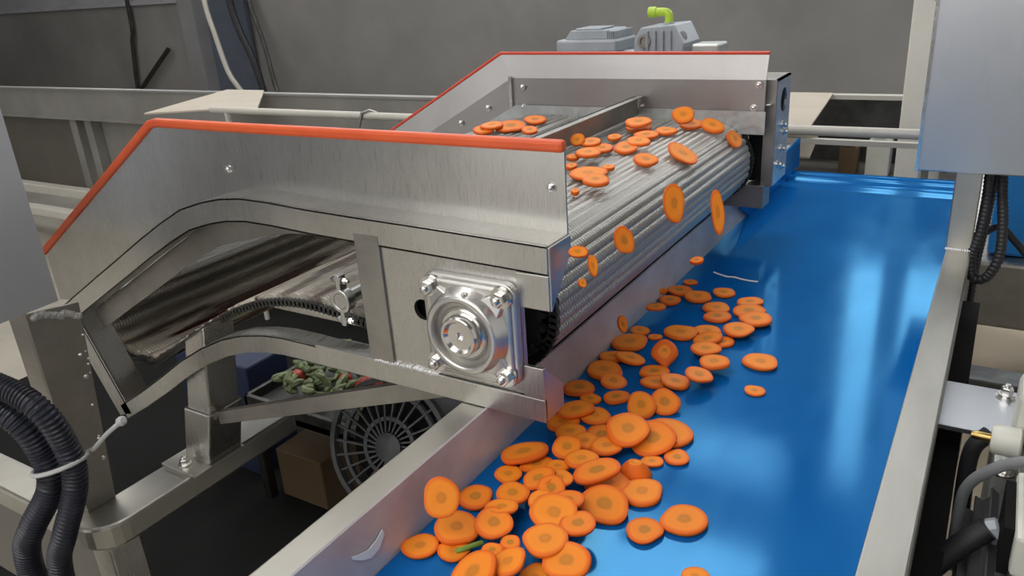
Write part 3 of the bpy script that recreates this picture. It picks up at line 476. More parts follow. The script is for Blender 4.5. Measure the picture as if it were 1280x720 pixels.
# bearing plate, with its round hole, and the darker stiffener beside it
def plate_with_hole(mb, x0, x1, z0, z1, cx, cz, r, y0, y1):
    h = r * 1.4; n = 32
    mb.box(x0, cx - h, y0, y1, z0, z1); mb.box(cx + h, x1, y0, y1, z0, z1)
    mb.box(cx - h, cx + h, y0, y1, cz + h, z1); mb.box(cx - h, cx + h, y0, y1, z0, cz - h)
    vs = []
    for y in (y0, y1):
        for k in range(n):
            a = 2 * PI * k / n; c, s = math.cos(a), math.sin(a); q = max(abs(c), abs(s))
            vs.append((cx + h * c / q, y, cz + h * s / q))
        for k in range(n):
            a = 2 * PI * k / n; vs.append((cx + r * math.cos(a), y, cz + r * math.sin(a)))
    fs = []
    for k in range(n):
        j = (k + 1) % n
        fs += [(k, j, n + j, n + k), (2 * n + k, 3 * n + k, 3 * n + j, 2 * n + j), (n + k, n + j, 3 * n + j, 3 * n + k)]
    mb.add(vs, fs)
bp = MB(); plate_with_hole(bp, -.572, -.392, .080, .240, -.521, .160, .0125, .6245, .6305)
bp.build('bearing_plate', MT['steel_v'], FD)
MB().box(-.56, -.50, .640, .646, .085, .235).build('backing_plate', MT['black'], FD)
lab(MB().box(-.608, -.572, .6215, .632, .078, .242).build('stiffener_bar', MT['dull'], FD, bevel=.001), 'duller upright flat bar')
MB().box(-.395, -.357, .6221, .6262, .186, .2235).prism([(.6225, .186), (.6225, .2535), (.667, .2535), (.667, .236)], 'x', -.3569, -.3545).build('corner_bracket', MT['steel'], FD, bevel=.0008)
MB().box(-.700, -.368, .6205, .6225, .056, .083).box(-.392, -.368, .6205, .6255, .083, .120).prism([(.6255, .056), (.6255, .118), (.662, .084), (.662, .056)], 'x', -.373, -.368).box(-.70, -.373, .6255, .662, .056, .060).build('bottom_bar', MT['steel'], FD, bevel=.0006)
MB().box(-.700, -.363, 1.452, 1.500, .060, .104).build('bottom_bar', MT['dull'], FD, bevel=.001)
wd = MB()
for k in range(26): 
    x = -.60 + k * .0036; wd.lathe((x, .6222, .0815 + random.uniform(-.001, .001)), (0, -1, 0), [(.0028, -.002), (.0026, .001), (.001, .002)], 8)
wd.build('weld_bead', MT['weld'], FD)

# square flanged bearing housing
cx, cz, yf = -.451, .1535, .6245
def rrect(cx, cz, h, r, n=6):
    out = []
    for sx, sz, a0 in ((1, 1, 0), (-1, 1, 90), (-1, -1, 180), (1, -1, 270)):
        for k in range(n + 1):
            a = math.radians(a0 + 90 * k / n); out.append((cx + sx * (h - r) + r * math.cos(a), cz + sz * (h - r) + r * math.sin(a)))
    return out
hb = MB().prism(rrect(cx, cz, .0585, .014), 'y', yf - .011, yf)
hb.prism(rrect(cx, cz, .0535, .012), 'y', yf - .0145, yf - .010)
hs = hb.build('bearing_housing', MT['cast'], FD, bevel=.0025)
hub = MB().lathe((cx, yf - .010, cz), (0, -1, 0), [(.052, 0), (.0505, .004), (.047, .010), (.0455, .016), (.043, .0195), (.0375, .0195), (.0365, .016), (.036, .010)], 56)
for sx in (1, -1):
    for sz in (1, -1):
        a = Vector((sx, 0, sz)).normalized(); p = Vector((-a.z, 0, a.x))
        c0 = Vector((cx, yf - .012, cz)) + a * .036; c1 = Vector((cx, yf - .012, cz)) + a * .062
        hub.add([c0 + p * .020, c1 + p * .0085, c1 - p * .0085, c0 - p * .020, c0 + p * .017 + Vector((0, -.010, 0)), c1 + p * .006 + Vector((0, -.004, 0)), c1 - p * .006 + Vector((0, -.004, 0)), c0 - p * .017 + Vector((0, -.010, 0))],
                [(0, 1, 2, 3), (4, 7, 6, 5), (0, 4, 5, 1), (1, 5, 6, 2), (2, 6, 7, 3), (3, 7, 4, 0)])
hub.build('bearing_hub', MT['cast'], hs, bevel=.0012)
MB().lathe((cx, yf - .020, cz), (0, -1, 0), [(.0365, 0), (.0365, .002), (.031, .0025), (.030, .0015), (.0285, .0015)], 48).build('seal_ring', MT['dull'], hs)
MB().lathe((cx, yf - .018, cz), (0, -1, 0), [(.0285, 0), (.0285, .005), (.0270, .0065), (.0235, .0065), (.0225, .015), (.0210, .0165), (.0180, .0165), (.0165, .0145), (.0150, .0125), (.0045, .0125), (.0030, .0100), (.001, .0090)], 48).build('shaft_end', MT['bright'], hs)
for sx in (1, -1):
    for sz in (1, -1):
        bb = MB().lathe((cx + sx * .0445, yf - .013, cz + sz * .0445), (0, -1, 0), [(.0125, 0), (.0118, .003)], 20)
        bb.hexhead((cx + sx * .0445, yf - .016, cz + sz * .0445), (0, -1, 0), .0078, .0105)
        bb.build('bolt', MT['bright'], hs)
MB().hexhead((cx + .006, yf - .020, cz + .042), (0, -.8, .6), .0042, .007).build('grease_nipple', MT['bright'], hs)

# discharge roller, mesh belt
RX, RZ, RR = -.457, .152, .0715
MB().cyl((RX, .70, RZ), (RX, 1.425, RZ), .062, 40).build('discharge_roller', MT['dark_steel'], FD)
MB().cyl((RX, .632, RZ), (RX, 1.50, RZ), .018, 24).build('roller_shaft', MT['bright'], FD)
for y0 in (.672, 1.4345):
    spk = MB()
    n = 22; poly = []
    for k in range(n * 4):
        a = 2 * PI * k / (n * 4); r = .064 if k % 4 in (0, 1) else .057; poly.append((RX + r * math.cos(a), RZ + r * math.sin(a)))
    spk.prism(poly, 'y', y0, y0 + .008).build('sprocket', MT['dark_steel'], FD)

ctrl = [(-.83, .2225), (-.895, .212), (-.96, .184), (-1.06, .128), (-1.18, .062)]
path = [(RX, RZ + RR)] + [(-.55, .223), (-.65, .223), (-.75, .223)] + ctrl
tail = Vector((-1.222, -.010))
for k in range(7): 
    a = math.radians(118 + k * 30); path.append((tail.x + .064 * math.cos(a), tail.y + .064 * math.sin(a)))
path += [(-1.16, -.068), (-1.06, -.010), (-.96, .047), (-.90, .076), (-.84, .095), (-.77, .103), (-.70, .098), (-.60, .084), (-.53, .0745)]
for k in range(13):
    a = math.radians(-90 + k * 15); path.append((RX + RR * math.cos(a), RZ + RR * math.sin(a)))
pl = spline([(p[0], 0, p[1]) for p in path], .0016)
# even resampling, then a rounded ridge every 13 mm
acc = [0]
for a, b_ in zip(pl, pl[1:]): acc.append(acc[-1] + (b_ - a).length)
L = acc[-1]; npitch = int(L / .013); ns = npitch * 8; pts = []; j = 0
for i in range(ns):
    d = L * i / ns
    while acc[j + 1] < d: j += 1
    t = (d - acc[j]) / max(1e-9, acc[j + 1] - acc[j]); pts.append(pl[j].lerp(pl[j + 1], t))
outer, inner, juice_and_light = [], [], []; rr_ = random.Random(3); ridge = [rr_.choice((.45, .8, 1.0, 1.25)) for _ in range(npitch + 1)]
for i in range(ns):
    t = (pts[(i + 1) % ns] - pts[i - 1]).normalized(); nrm = Vector((t.z, 0, -t.x))
    # outward from the loop
    if i == 0: sgn = 1 if nrm.z > 0 else -1
    nrm *= sgn
    h = (.0030 * ridge[i // 8]) * abs(math.sin(PI * (i % 8) / 8)) ** .6
    outer.append(pts[i] + nrm * h); inner.append(pts[i] - nrm * (.0022 + .0075 * abs(math.sin(PI * (i % 16) / 16)) ** .7))
    low = pts[i].z - (.115 if pts[i].x > -.95 else .115 + (pts[i].x + .95) * .52)
    juice_and_light.append(max(0, min(1, .5 - low * 14)) * max(0, min(1, (-.62 - pts[i].x) / .08)))
mb = MB(); Y0, Y1 = .690, 1.4305; vs = []
for y in (Y0, Y1):
    vs += [(p.x, y, p.z) for p in outer] + [(p.x, y, p.z) for p in inner]
fs = []
for i in range(ns):
    j = (i + 1) % ns
    fs += [(i, j, 2 * ns + j, 2 * ns + i), (ns + i, 3 * ns + i, 3 * ns + j, ns + j), (i, ns + i, ns + j, j), (2 * ns + i, 2 * ns + j, 3 * ns + j, 3 * ns + i)]
mb.add(vs, fs, True)
bo = mb.build('mesh_belt', MT['mesh'], FD, smooth_angle=70)
op = bo.data.attributes.new('open', 'FLOAT', 'POINT')
for i in range(len(vs)):
    p = pts[i % ns]; up_ = juice_and_light[i % ns] == 0 and p.z > .05 and -1.2 < p.x < -.50
    op.data[i].value = (.72 if (i // ns) % 2 else .38) if up_ else 0.0
at = bo.data.attributes.new('juice', 'FLOAT', 'POINT')
for i in range(len(vs)): at.data[i].value = juice_and_light[i % ns]
ch = MB()
for k in range(0, ns, 5):
    p = pts[k]
    for yc in (.6805, 1.4395): ch.lathe((p.x, yc - .003, p.z), (0, 1, 0), [(.0062, 0), (.0062, .006)], 8)
ch.build('drive_chain', MT['dark_steel'], FD, kind='stuff')

# side guards with coloured edge trim
gpts = [(-.357, .345), (-.996, .345), (-1.375, .114), (-1.375, .02), (-1.297, .031)] + [(p[0], p[1] - .004) for p in Tt[1:]]
fg = MB().prism(gpts, 'y', .6645, .667).build('front_guard', MT['steel_v'], FD)
def trim(pl, y, r0, name, mt, parent, cap_r=.004):
    up = offset(pl, -r0 * .55); dn = offset(pl, r0 * 1.1)
    return MB().band(up, dn, 'y', y - r0 * .75, y + r0 * .75).build(name, mt, parent, bevel=r0 * .5)
lab(trim([(-1.385, .108), (-1.19, .2265), (-1.0, .3425), (-.985, .3455), (-.80, .345), (-.3565, .345)], .6657, .0075, 'edge_trim', MT['orange'], fg), 'orange edge trim')
for x, z in ((-.373, .301), (-.853, .288)): MB().hexhead((x, .6645, z), (0, -1, 0), .0042, .004).build('rivet', MT['bright'], fg)
# back guard: upright sheet with outward flared upper strip
ya, yb2 = 1.443, 1.452
bg = MB()
low = [(-.366, .232), (-.885, .232), (-1.30, .015)]; mid = [(-.366, .298), (-.893, .298), (-1.32, .068)]; top = [(-.366, .343), (-.925, .347), (-1.36, .112)]
def strip(mb, A, ya_, B, yb_, th):
    n = len(A); vs = []
    for off in (0, th):
        vs += [(p[0], ya_ + off, p[1]) for p in A] + [(p[0], yb_ + off, p[1]) for p in B]
    fs = []
    for i in range(n - 1):
        fs += [(i, i + 1, n + i + 1, n + i), (2 * n + i, 3 * n + i, 3 * n + i + 1, 2 * n + i + 1), (i, 2 * n + i, 2 * n + i + 1, i + 1), (n + i, n + i + 1, 3 * n + i + 1, 3 * n + i)]
    fs += [(0, n, 3 * n, 2 * n), (n - 1, 2 * n + n - 1, 3 * n + n - 1, n + n - 1)]
    mb.add(vs, fs)
strip(bg, low, 1.441, mid, 1.443, .0025); strip(bg, mid, 1.443, top, 1.457, .0025)
bgo = bg.build('back_guard', MT['far_guard'], FD)
lab(MB().band([(-.3655, .3455), (-.925, .3495), (-1.36, .1145)], [(-.3655, .3395), (-.923, .3435), (-1.358, .1085)], 'y', 1.4545, 1.4625).build('edge_trim', MT['red'], bgo, bevel=.002), 'thin red edge trim')
lw = MB(); strip(lw, [(-.362, .203), (-.872, .205), (-1.28, -.015)], 1.4325, [(-.362, .244), (-.880, .244), (-1.30, .027)], 1.4345, .0015)
lw.build('liner_strip', MT['galv'], bgo)
MB().box(-.897, -.891, 1.436, 1.4405, .208, .302).build('corner_seam', MT['bright'], bgo)
for x, z in ((-.865, .280), (-.865, .240), (-.60, .248), (-.385, .250), (-.378, .290), (-.955, .235), (-1.03, .200)):
    MB().hexhead((x, 1.4405, z), (0, -1, 0), .0048, .006).build('bolt', MT['bright'], bgo)
lab(MB().box(-.609, -.604, .672, 1.432, .231, .268).box(-.609, -.592, .672, 1.432, .2655, .268).build('baffle_plate', MT['dull'], FD, bevel=.0006), 'cross baffle plate above the mesh')
# end box of the far side frame
eb = MB().box(-.372, -.356, 1.4645, 1.468, .100, .295).box(-.410, -.356, 1.566, 1.570, .100, .295).box(-.410, -.352, 1.468, 1.566, .291, .295)
eb.box(-.356, -.352, 1.4645, 1.4725, .100, .295).box(-.410, -.400, 1.4645, 1.468, .100, .295)
ebo = eb.build('end_box', MT['dull'], FD)
pl2 = MB()
tmp = MB(); plate_with_hole(tmp, 1.4725, 1.570, .100, .295, 1.522, .252, .022, -.356, -.352)
pl2.add([(p[1], p[0], p[2]) for p in tmp.v], tmp.f); pl2.build('end_plate', MT['galv'], ebo)
MB().box(-.398, -.372, 1.466, 1.54, .11, .285).build('inner_block', MT['black'], ebo)  # black fill paints the shade inside the slot
for y, z in ((1.525, .205), (1.535, .190), (1.522, .160), (1.53, .125), (1.50, .135)):
    MB().hexhead((-.352, y, z), (1, 0, 0), .0052, .007).build('bolt', MT['bright'], ebo)
# split collar clamp on the snub shaft behind the front frame
sc_ = MB().cyl((-.676, .652, .134), (-.676, 1.44, .134), .010, 20); sc_.build('snub_shaft', MT['steel'], FD)
cl = MB().lathe((-.676, .665, .134), (0, -1, 0), [(.010, 0), (.0155, 0), (.0155, .014), (.0105, .014), (.0100, .006)], 28)
for s in (1, -1):
    cl.box(-.6795, -.6725, .652, .664, min(.134 + s * .013, .134 + s * .034), max(.134 + s * .013, .134 + s * .034))
clo = cl.build('shaft_clamp', MT['cast'], FD, bevel=.0008)
for s in (1, -1):
    for dx in (1, -1): MB().hexhead((-.676 + dx * .0035, .657, .134 + s * .027), (dx, 0, 0), .0042, .009).build('bolt', MT['bright'], clo)
# far inner frame and stay that fill the opening
MB().box(-1.02, -.62, 1.30, 1.31, .105, .118).build('cross_stay', MT['dull'], FD)

# ------------------------------------------------------------------ support frame under the feeder
SF = thing('feeder_stand', 'bolted stainless tube frame with rounded corner carrying the feeder at lower left', 'frame', (-1.06, .5, -.75))
arc = [(-1.018 - .05 + .05 * math.cos(a), .445 + .05 + .05 * math.sin(a)) for a in [math.radians(-90 + 15 * k) for k in range(7)]]
inn = [(-1.092, .505)]
poly = [(-2.2, .445)] + arc + [(-1.018, .83), (-1.092, .83), (-1.092, .505), (-2.2, .505)]
MB().prism(poly, 'z', -.247, -.207).build('beam', MT['rail'], SF, bevel=.005)
lg = MB().box(-1.083, -1.030, .462, .512, -.75, -.247); lg.build('leg', MT['steel_v'], SF, bevel=.003)
MB().prism([(.474, -.207), (.519, -.207), (.548, .108), (.474, .117)], 'x', -1.090, -1.085).box(-1.135, -1.090, .474, .479, -.207, .117).build('post', MT['dull'], SF, bevel=.001)
wl = MB()
for k in range(16):
    t = k / 15; wl.lathe((-1.0848, .484 + .058 * t, .112 - .022 * t + random.uniform(-.003, .003)), (1, 0, 0), [(.006, -.003), (.005, .002), (.002, .004)], 8)
wl.build('weld_bead', MT['weld'], SF); wl = MB()
for k in range(13):
    t = random.random(); q_ = random.uniform(.0015, .005); wl.lathe((-1.0848, .535 - .012 * t + random.uniform(-.006, .006), .06 - .2 * t + random.uniform(-.008, .008)), (1, 0, 0), [(q_, -.002), (q_ * .7, .001), (q_ * .2, .0025)], 7)
wl.build('weld_bead', MT['weld'], SF)
MB().prism([(-1.040, -.105), (-.986, -.105), (-.955, .050), (-1.005, .020)], 'y', .642, .700).build('stub_leg', MT['steel_v'], SF, bevel=.003)
MB().prism([(-1.072, -.203), (-1.013, -.203), (-.982, -.103), (-1.044, -.103)], 'y', .638, .704).build('stub_sleeve', MT['steel_v'], SF, bevel=.003)
bpz = MB().box(-1.092, -1.006, .606, .706, -.207, -.202); bpo = bpz.build('base_plate', MT['rail'], SF, bevel=.001)
MB().hexhead((-1.052, .622, -.202), (0, 0, 1), .008, .012).build('bolt', MT['bright'], bpo)
MB().prism([(-.985, -.128), (-.985, -.106), (-.55, .050), (-.53, .050), (-.53, .030)], 'y', .655, .668).build('brace', MT['dull'], SF, bevel=.001)
lab(MB().box(-2.2, -1.15, .52, .53, -.56, -.255).build('skirt_panel', MT['brown_plate'], SF), 'brownish grey skirt panel')

# infeed hopper, upper left
HP = thing('infeed_hopper', 'brushed steel hopper sheet hanging at the upper left edge above the post', 'hopper', (-1.3, .2, .1))
MB().prism([(-.30, .06), (.440, .116), (.524, .118), (.524, .72), (-.30, .72)], 'x', -1.0935, -1.0905).build('side_sheet', MT['hopper'], HP)
MB().box(-1.60, -1.0935, .521, .524, .118, .72).build('end_sheet', MT['hopper'], HP)
MB().prism([(-.30, .06), (.440, .116), (.440, .12), (-.30, .064)], 'x', -1.125, -1.0935).build('bottom_flange', MT['hopper'], HP)

# ------------------------------------------------------------------ blue belt conveyor
BC = thing('belt_conveyor', 'stainless belt conveyor with glossy blue belt running away to the back', 'conveyor', (-.24, 1.0, -.75))
by1 = 2.0; belt = MB(); prof = [(-.10, 0.0)]
for k in range(30): prof.append((-.10 + 1.80 * (k + 1) / 30, 0.0))
for k in range(110): prof.append((1.70 + (by1 - 1.70) * (k + 1) / 110, 0.0))
for k in range(1, 10):
    a = math.radians(90 - 20 * k); prof.append((by1 + .05 * math.cos(a), -.05 + .05 * math.sin(a)))
prof.append((-.10, -.10))
def wob(x, y):
    f = max(0, min(1, (y - 1.77) / .14)) ** 2; return .0040 * f * math.sin(y * 95 + x * 2.0) + .0012 * f * math.sin(y * 40 - x * 9)
nx_ = 20; vs = []; np_ = len(prof)
for i in range(nx_ + 1):
    x = -.4295 + (.4295 - .0475) * i / nx_
    for (y, z) in prof: vs.append((x, y, z + (wob(x, y) if z > -.01 and y < 1.99 else 0)))
fs = [(i * np_ + k, i * np_ + (k + 1) % np_, (i + 1) * np_ + (k + 1) % np_, (i + 1) * np_ + k) for i in range(nx_) for k in range(np_)]
belt.add(vs, fs, True); o0 = 0
belt.f += [tuple(range(np_)), tuple(nx_ * np_ + k for k in range(np_))]; belt.sm += [False, False]
lab(belt.build('belt', MT['belt'], BC, smooth_angle=50), 'glossy blue belt')
MB().box(-.478, -.4425, -.1, 2.04, -.005, .055).build('side_rail', MT['rail'], BC, bevel=.002)
MB().box(-.048, -.0132, -.1, 2.04, -.005, .055).build('side_rail', MT['rail'], BC, bevel=.002)
MB().prism([(-.4425, .0555), (-.4445, .0565), (-.4445, .0530), (-.4320, -.002), (-.4300, -.002)], 'y', -.1, 1.60).build('side_liner', MT['liner'], BC)
lab(MB().prism([(1.59, .0015), (1.50, .052), (1.60, .055), (2.035, .076), (2.045, .0015)], 'x', -.4290, -.4245).build('side_skirt', MT['belt'], BC), 'blue side skirt')
lab(MB().prism([(-.500, .0555), (-.444, .0575), (-.444, .0605), (-.500, .066)], 'y', .69, 1.44).build('seal_strip', MT['black'], BC), 'black rubber seal strip under the roller')  # black strip put in for the shaded, dirty gap above the rail
MB().box(-.470, -.445, -.1, 2.0, -.14, -.005).build('side_plate', MT['dull'], BC)
MB().box(-.046, -.018, -.1, 2.0, -.14, -.005).build('side_plate', MT['dark_steel'], BC)
sd = MB().box(-.018, .010, -.1, 1.335, -.035, -.025); sdo = sd.build('cable_channel', MT['black'], BC)  # black colour stands in for shade on top of the channel
for x in (-.465, -.036):
    for y in (.12, 1.90): MB().box(x - .02, x + .02, y - .02, y + .02, -.75, -.14).build('leg', MT['steel_v'], BC, bevel=.002)
MB().cyl((-.43, by1, -.05), (-.048, by1, -.05), .043, 28).build('end_roller', MT['steel'], BC)
pst = MB().box(-.0495, -.0135, 1.338, 1.374, .055, .186).build('upright_post', MT['rail'], BC, bevel=.002)
wl = MB()
for k in range(11): wl.lathe((-.047 + k * .0032, 1.3378, .0565), (0, -1, .3), [(.0032, -.002), (.003, .001), (.001, .0025)], 8)
wl.build('weld_bead', MT['weld'], pst)
MB().box(-.0135, .150, .856, .962, .012, .018).build('motor_bracket', MT['sheet'], BC, bevel=.0006)

# ------------------------------------------------------------------ cabinet on the post
CB = thing('control_cabinet', 'brushed steel cabinet standing over the far right end of the blue belt', 'cabinet', (.18, 1.45, .187))
MB().box(-.1015, .52, 1.30, 1.62, .187, .80).build('body', MT['sheet'], CB, bevel=.002)
MB().box(-.1025, -.0985, 1.2965, 1.301, .187, .80).build('edge_fold', MT['bright'], CB)

# corrugated hoses under the cabinet
h = corrugated([(-.006, 1.36, .187), (-.004, 1.355, .14), (-.005, 1.345, .09), (-.012, 1.34, .05), (-.006, 1.33, .018), (.012, 1.325, .022), (.024, 1.33, .055), (.022, 1.345, .10), (.014, 1.36, .15), (.010, 1.37, .187)], .0078, .006)
tag(h.build('corrugated_hose', MT['rubber']), 'black corrugated hose looping below the right cabinet', 'hose')
h = corrugated([(.0035, 1.40, .187), (.002, 1.395, .13), (.000, 1.385, .08), (-.003, 1.375, .03), (-.004, 1.37, -.03), (-.002, 1.365, -.12)], .0055, .006)
tag(h.build('corrugated_hose', MT['rubber']), 'black corrugated hose dropping straight behind the rail post', 'hose')
h = MB().tube(spline([(-.0035, 1.42, .06), (.020, 1.42, .075), (.045, 1.42, .052), (.075, 1.42, .022), (.15, 1.42, -.03)]), .0055)
tag(h.build('power_cable', MT['rubber']), 'smooth black cable sagging to the right edge below the cabinet', 'cable')

# ------------------------------------------------------------------ gear motor, lower right
GM = thing('gear_motor', 'dark ribbed gear motor with white terminal covers bolted beside the right rail', 'motor', (.09, .78, -.20))
mo = MB().lathe((.088, .62, -.072), (0, 1, 0), [(.050, 0), (.058, .004), (.058, .20), (.050, .205)], 40)
for k in range(22):
    a = 2 * PI * k / 22; c, s = math.cos(a), math.sin(a); u = Vector((c, 0, s)); w_ = Vector((-s, 0, c)); p = Vector((.088, 0, -.072))
    q = [p + u * .056 - w_ * .0014, p + u * .056 + w_ * .0014, p + u * .068 + w_ * .001, p + u * .068 - w_ * .001]
    mo.add([(v.x, y, v.z) for y in (.632, .815) for v in q], [(0, 1, 2, 3), (4, 7, 6, 5), (0, 4, 5, 1), (1, 5, 6, 2), (2, 6, 7, 3), (3, 7, 4, 0)])
mo.build('motor_body', MT['motor'], GM)
gh = MB().box(.040, .150, .824, .930, -.13, .0055).box(.062, .150, .790, .900, .006, .080)
gh.build('gear_housing', MT['alu'], GM, bevel=.006)
wc = MB().box(.052, .150, .812, .872, .022, .092)
lab(wc.build('gear_cover', MT['paint_white'], GM, bevel=.008), 'white cast cover')
bf = MB().lathe((.034, .800, .045), (1, 0, 0), [(.0125, 0), (.015, .003), (.015, .024), (.012, .026)], 20)
bf.build('port_boss', MT['paint_white'], GM)
MB().lathe((.034, .800, .045), (-1, 0, 0), [(.0045, 0), (.0045, .013), (.0036, .0145), (.0036, .017), (.001, .017)], 14).build('brass_fitting', MT['brass'], GM)
for p in ((.0475, .948, .018), (.050, .805, .006)):
    MB().lathe(p, (0, 0, 1), [(.011, 0), (.011, .002)], 20).hexhead((p[0], p[1], p[2] + .002), (0, 0, 1), .0065, .011).build('bolt', MT['bright'], GM)
tb = MB().box(.058, .150, .655, .760, -.002, .040)
lab(tb.build('terminal_box', MT['paint_white'], GM, bevel=.004), 'white terminal box')
MB().box(.050, .058, .67, .745, -.012, .036).build('terminal_gasket', MT['black'], GM)
MB().lathe((.052, .722, -.004), (-.75, -.1, -.35), [(.010, 0), (.012, .002), (.012, .010), (.0095, .012), (.0085, .022), (.006, .023)], 8).build('cable_gland', MT['motor_light'], GM)
MB().box(.030, .075, .60, .64, -.095, -.045).box(.028, .05, .592, .60, -.09, -.07).build('mounting_foot', MT['motor'], GM, bevel=.002)
h = MB().tube(spline([(.041, .712, .001), (.022, .705, -.020), (.004, .70, -.047), (-.006, .70, -.070), (-.007, .705, -.105)]), .0105, 14)
tag(h.build('power_cable', MT['rubber']), 'thick black cable running from the gear motor down behind the right rail', 'cable')
h = MB().tube(spline([(.09, .72, .075), (.060, .725, .071), (.036, .73, .052), (.020, .74, .022), (.017, .75, -.02), (.018, .76, -.09)]), .0052, 12)
tag(h.build('signal_cable', MT['grey_cable']), 'grey cable arching over the gear motor at lower right', 'cable')
h = MB().tube(spline([(.034, .835, .030), (.022, .832, .012), (.0195, .83, -.020), (.021, .825, -.075)]), .0085, 12)
tag(h.build('air_hose', MT['rubber']), 'black hose curving down below the brass fitting', 'hose')

# right background beyond the rail
tag(MB().prism([(.012, -.25), (.012, .085), (.05, .070), (.9, .070), (.9, -.25)], 'y', 2.25, 2.75).build('blue_bin', MT['bluebin'], bevel=.01), 'bright blue plastic bin seen behind the right hoses', 'bin')
st = MB().box(-.05, 1.2, 2.2, 2.9, -.43, -.252)
for x in (.30, 1.1):
    for y in (2.25, 2.82): st.box(x, x + .05, y, y + .05, -.735, -.43)
tag(st.build('bin_stand', MT['dull'], bevel=.01), 'dark grey stand under the bright blue bin', 'stand')
tag(MB().box(-.05, 1.5, 1.40, 4.2, -.75, -.735).build('floor_board', MT['wood'], bevel=.002), 'pale timber board lying on the floor at far right', 'board')  # pale sheet stands in for floor lit by the windows
tag(MB().box(-.01, 1.2, 1.62, 1.69, -.36, -.30).box(1.0, 1.06, 1.62, 1.69, -.735, -.36).box(-.01, .02, 1.62, 1.69, -.735, -.36).build('floor_beam', MT['dark_steel'], bevel=.003), 'dark crossbeam over the pale boards at far right', 'beam')

# ------------------------------------------------------------------ drive unit behind the far guard
DU = thing('feeder_drive', 'light grey drive unit with junction box and lime green elbow behind the far guard', 'motor', (-.70, 1.60, .20))
MB().lathe((-.86, 1.60, .275), (1, 0, 0), [(.05, 0), (.062, .006), (.062, .19), (.055, .20)], 32).build('motor_body', MT['motor_light'], DU)
jb = MB().box(-.842, -.702, 1.55, 1.66, .335, .362); jbo = jb.build('junction_box', MT['motor_light'], DU, bevel=.005)
lid = MB().prism([(-.826, .362), (-.712, .362), (-.722, .380), (-.812, .380)], 'y', 1.562, 1.648).box(-.802, -.742, 1.566, 1.634, .380, .384)
for k in range(5): lid.box(-.728 + k * .0045, -.7255 + k * .0045, 1.559, 1.65, .362, .378)
lid.build('box_lid', MT['motor_light'], jbo, bevel=.002)
gb = MB().prism([(-.660, .22), (-.660, .360), (-.645, .384), (-.575, .388), (-.556, .352), (-.556, .22)], 'y', 1.545, 1.645)
for k in range(4): gb.box(-.632 + k * .016, -.627 + k * .016, 1.538, 1.546, .30, .378)
gb.build('gearbox', MT['motor_light'], DU, bevel=.006)
MB().lathe((-.637, 1.546, .358), (0, -1, 0), [(.014, 0), (.0135, .006), (.008, .006), (.007, .002)], 20).build('shaft_port', MT['dull'], DU)
MB().lathe((-.575, 1.57, .363), (.8, -.6, 0), [(.012, -.004), (.012, .014), (.008, .016)], 8).build('cable_gland', MT['motor_light'], DU)
MB().lathe((-.603, 1.59, .384), (0, 0, 1), [(.011, 0), (.011, .006)], 6, False).build('fitting_nut', MT['alu'], DU)
lab(MB().tube(spline([(-.603, 1.59, .388), (-.603, 1.59, .402), (-.610, 1.59, .409), (-.640, 1.59, .410)], .003), .0085, 14, ).lathe((-.641, 1.59, .410), (-1, 0, 0), [(.0105, -.012), (.0105, .004)], 14).build('push_fit_elbow', MT['lime'], DU), 'lime green elbow fitting')
MB().box(-.545, -.49, 1.56, 1.62, .22, .349).build('side_block', MT['alu'], DU, bevel=.004)

# ------------------------------------------------------------------ left conduits and tie
a1 = [(-1.32, .36, .10), (-1.16, .40, .045), (-1.035, .425, .012), (-1.012, .44, -.055), (-1.015, .437, -.112), (-1.055, .415, -.18), (-1.085, .408, -.235), (-1.09, .405, -.33), (-1.09, .40, -.55), (-1.09, .40, -.72)]
for dx, dz, r, lb in ((.012, .022, .0165, 'black corrugated conduit at lower left, upper right one of the tied pair'), (-.040, -.020, .0185, 'black corrugated conduit at lower left, outer left one of the tied pair')):
    h = corrugated([(p[0] + dx + (.018 if dx > 0 and i > 4 else 0), p[1] - (.004 if dx > 0 else .012), p[2] + dz * max(0, 1 - i / 6)) for i, p in enumerate(a1)], r, .006)
    tag(h.build('corrugated_conduit', MT['hose_blue']), lb, 'hose')
zt = []
for k in range(15):
    a = math.radians(200 + k * 16); zt.append((-1.033 + .050 * math.cos(a), .436 + .032 * math.sin(a), -.080 + .018 * math.cos(a)))
zt += [(-.985, .462, -.058), (-.955, .470, -.030), (-.925, .474, -.008)]
z = MB().tube(zt, .0032, 8).lathe((-.923, .474, -.006), (1, .1, .5), [(.004, -.003), (.0065, 0), (.0065, .006), (.004, .008)], 10)
tag(z.build('zip_tie', MT['zip']), 'white zip tie around the black conduits, its knob sticking out right', 'tie')

# ------------------------------------------------------------------ things under the feeder
FM = thing('fan_motor', 'dark motor with round slatted fan cowl under the feeder, half hidden by the rail', 'motor', (-.80, 1.0, -.35))
ax = Vector((.10, -.93, .34)).normalized(); c = Vector((-.825, .86, -.245)); R_ = .118
MB().lathe(c - ax * .20, ax, [(.06, 0), (R_ * .86, .01), (R_ * .86, .165), (R_ * .80, .17)], 36).build('motor_body', MT['motor'], FM)
cw = MB(); u = ax.orthogonal().normalized(); w_ = ax.cross(u)
def ring(mb, r, t, hh):
    n = 40; vs = []
    for k in range(n):
        a = 2 * PI * k / n; d = u * math.cos(a) + w_ * math.sin(a)
        for rr, z0 in ((r - t, 0), (r + t, 0), (r + t, hh), (r - t, hh)): vs.append(c + d * rr + ax * (z0 - .004))
    mb.add(vs, [(4 * k + i, 4 * ((k + 1) % n) + i, 4 * ((k + 1) % n) + (i + 1) % 4, 4 * k + (i + 1) % 4) for k in range(n) for i in range(4)])
ring(cw, R_, .0045, .014); ring(cw, R_ * .80, .0035, .008); ring(cw, R_ * .42, .0035, .010); 
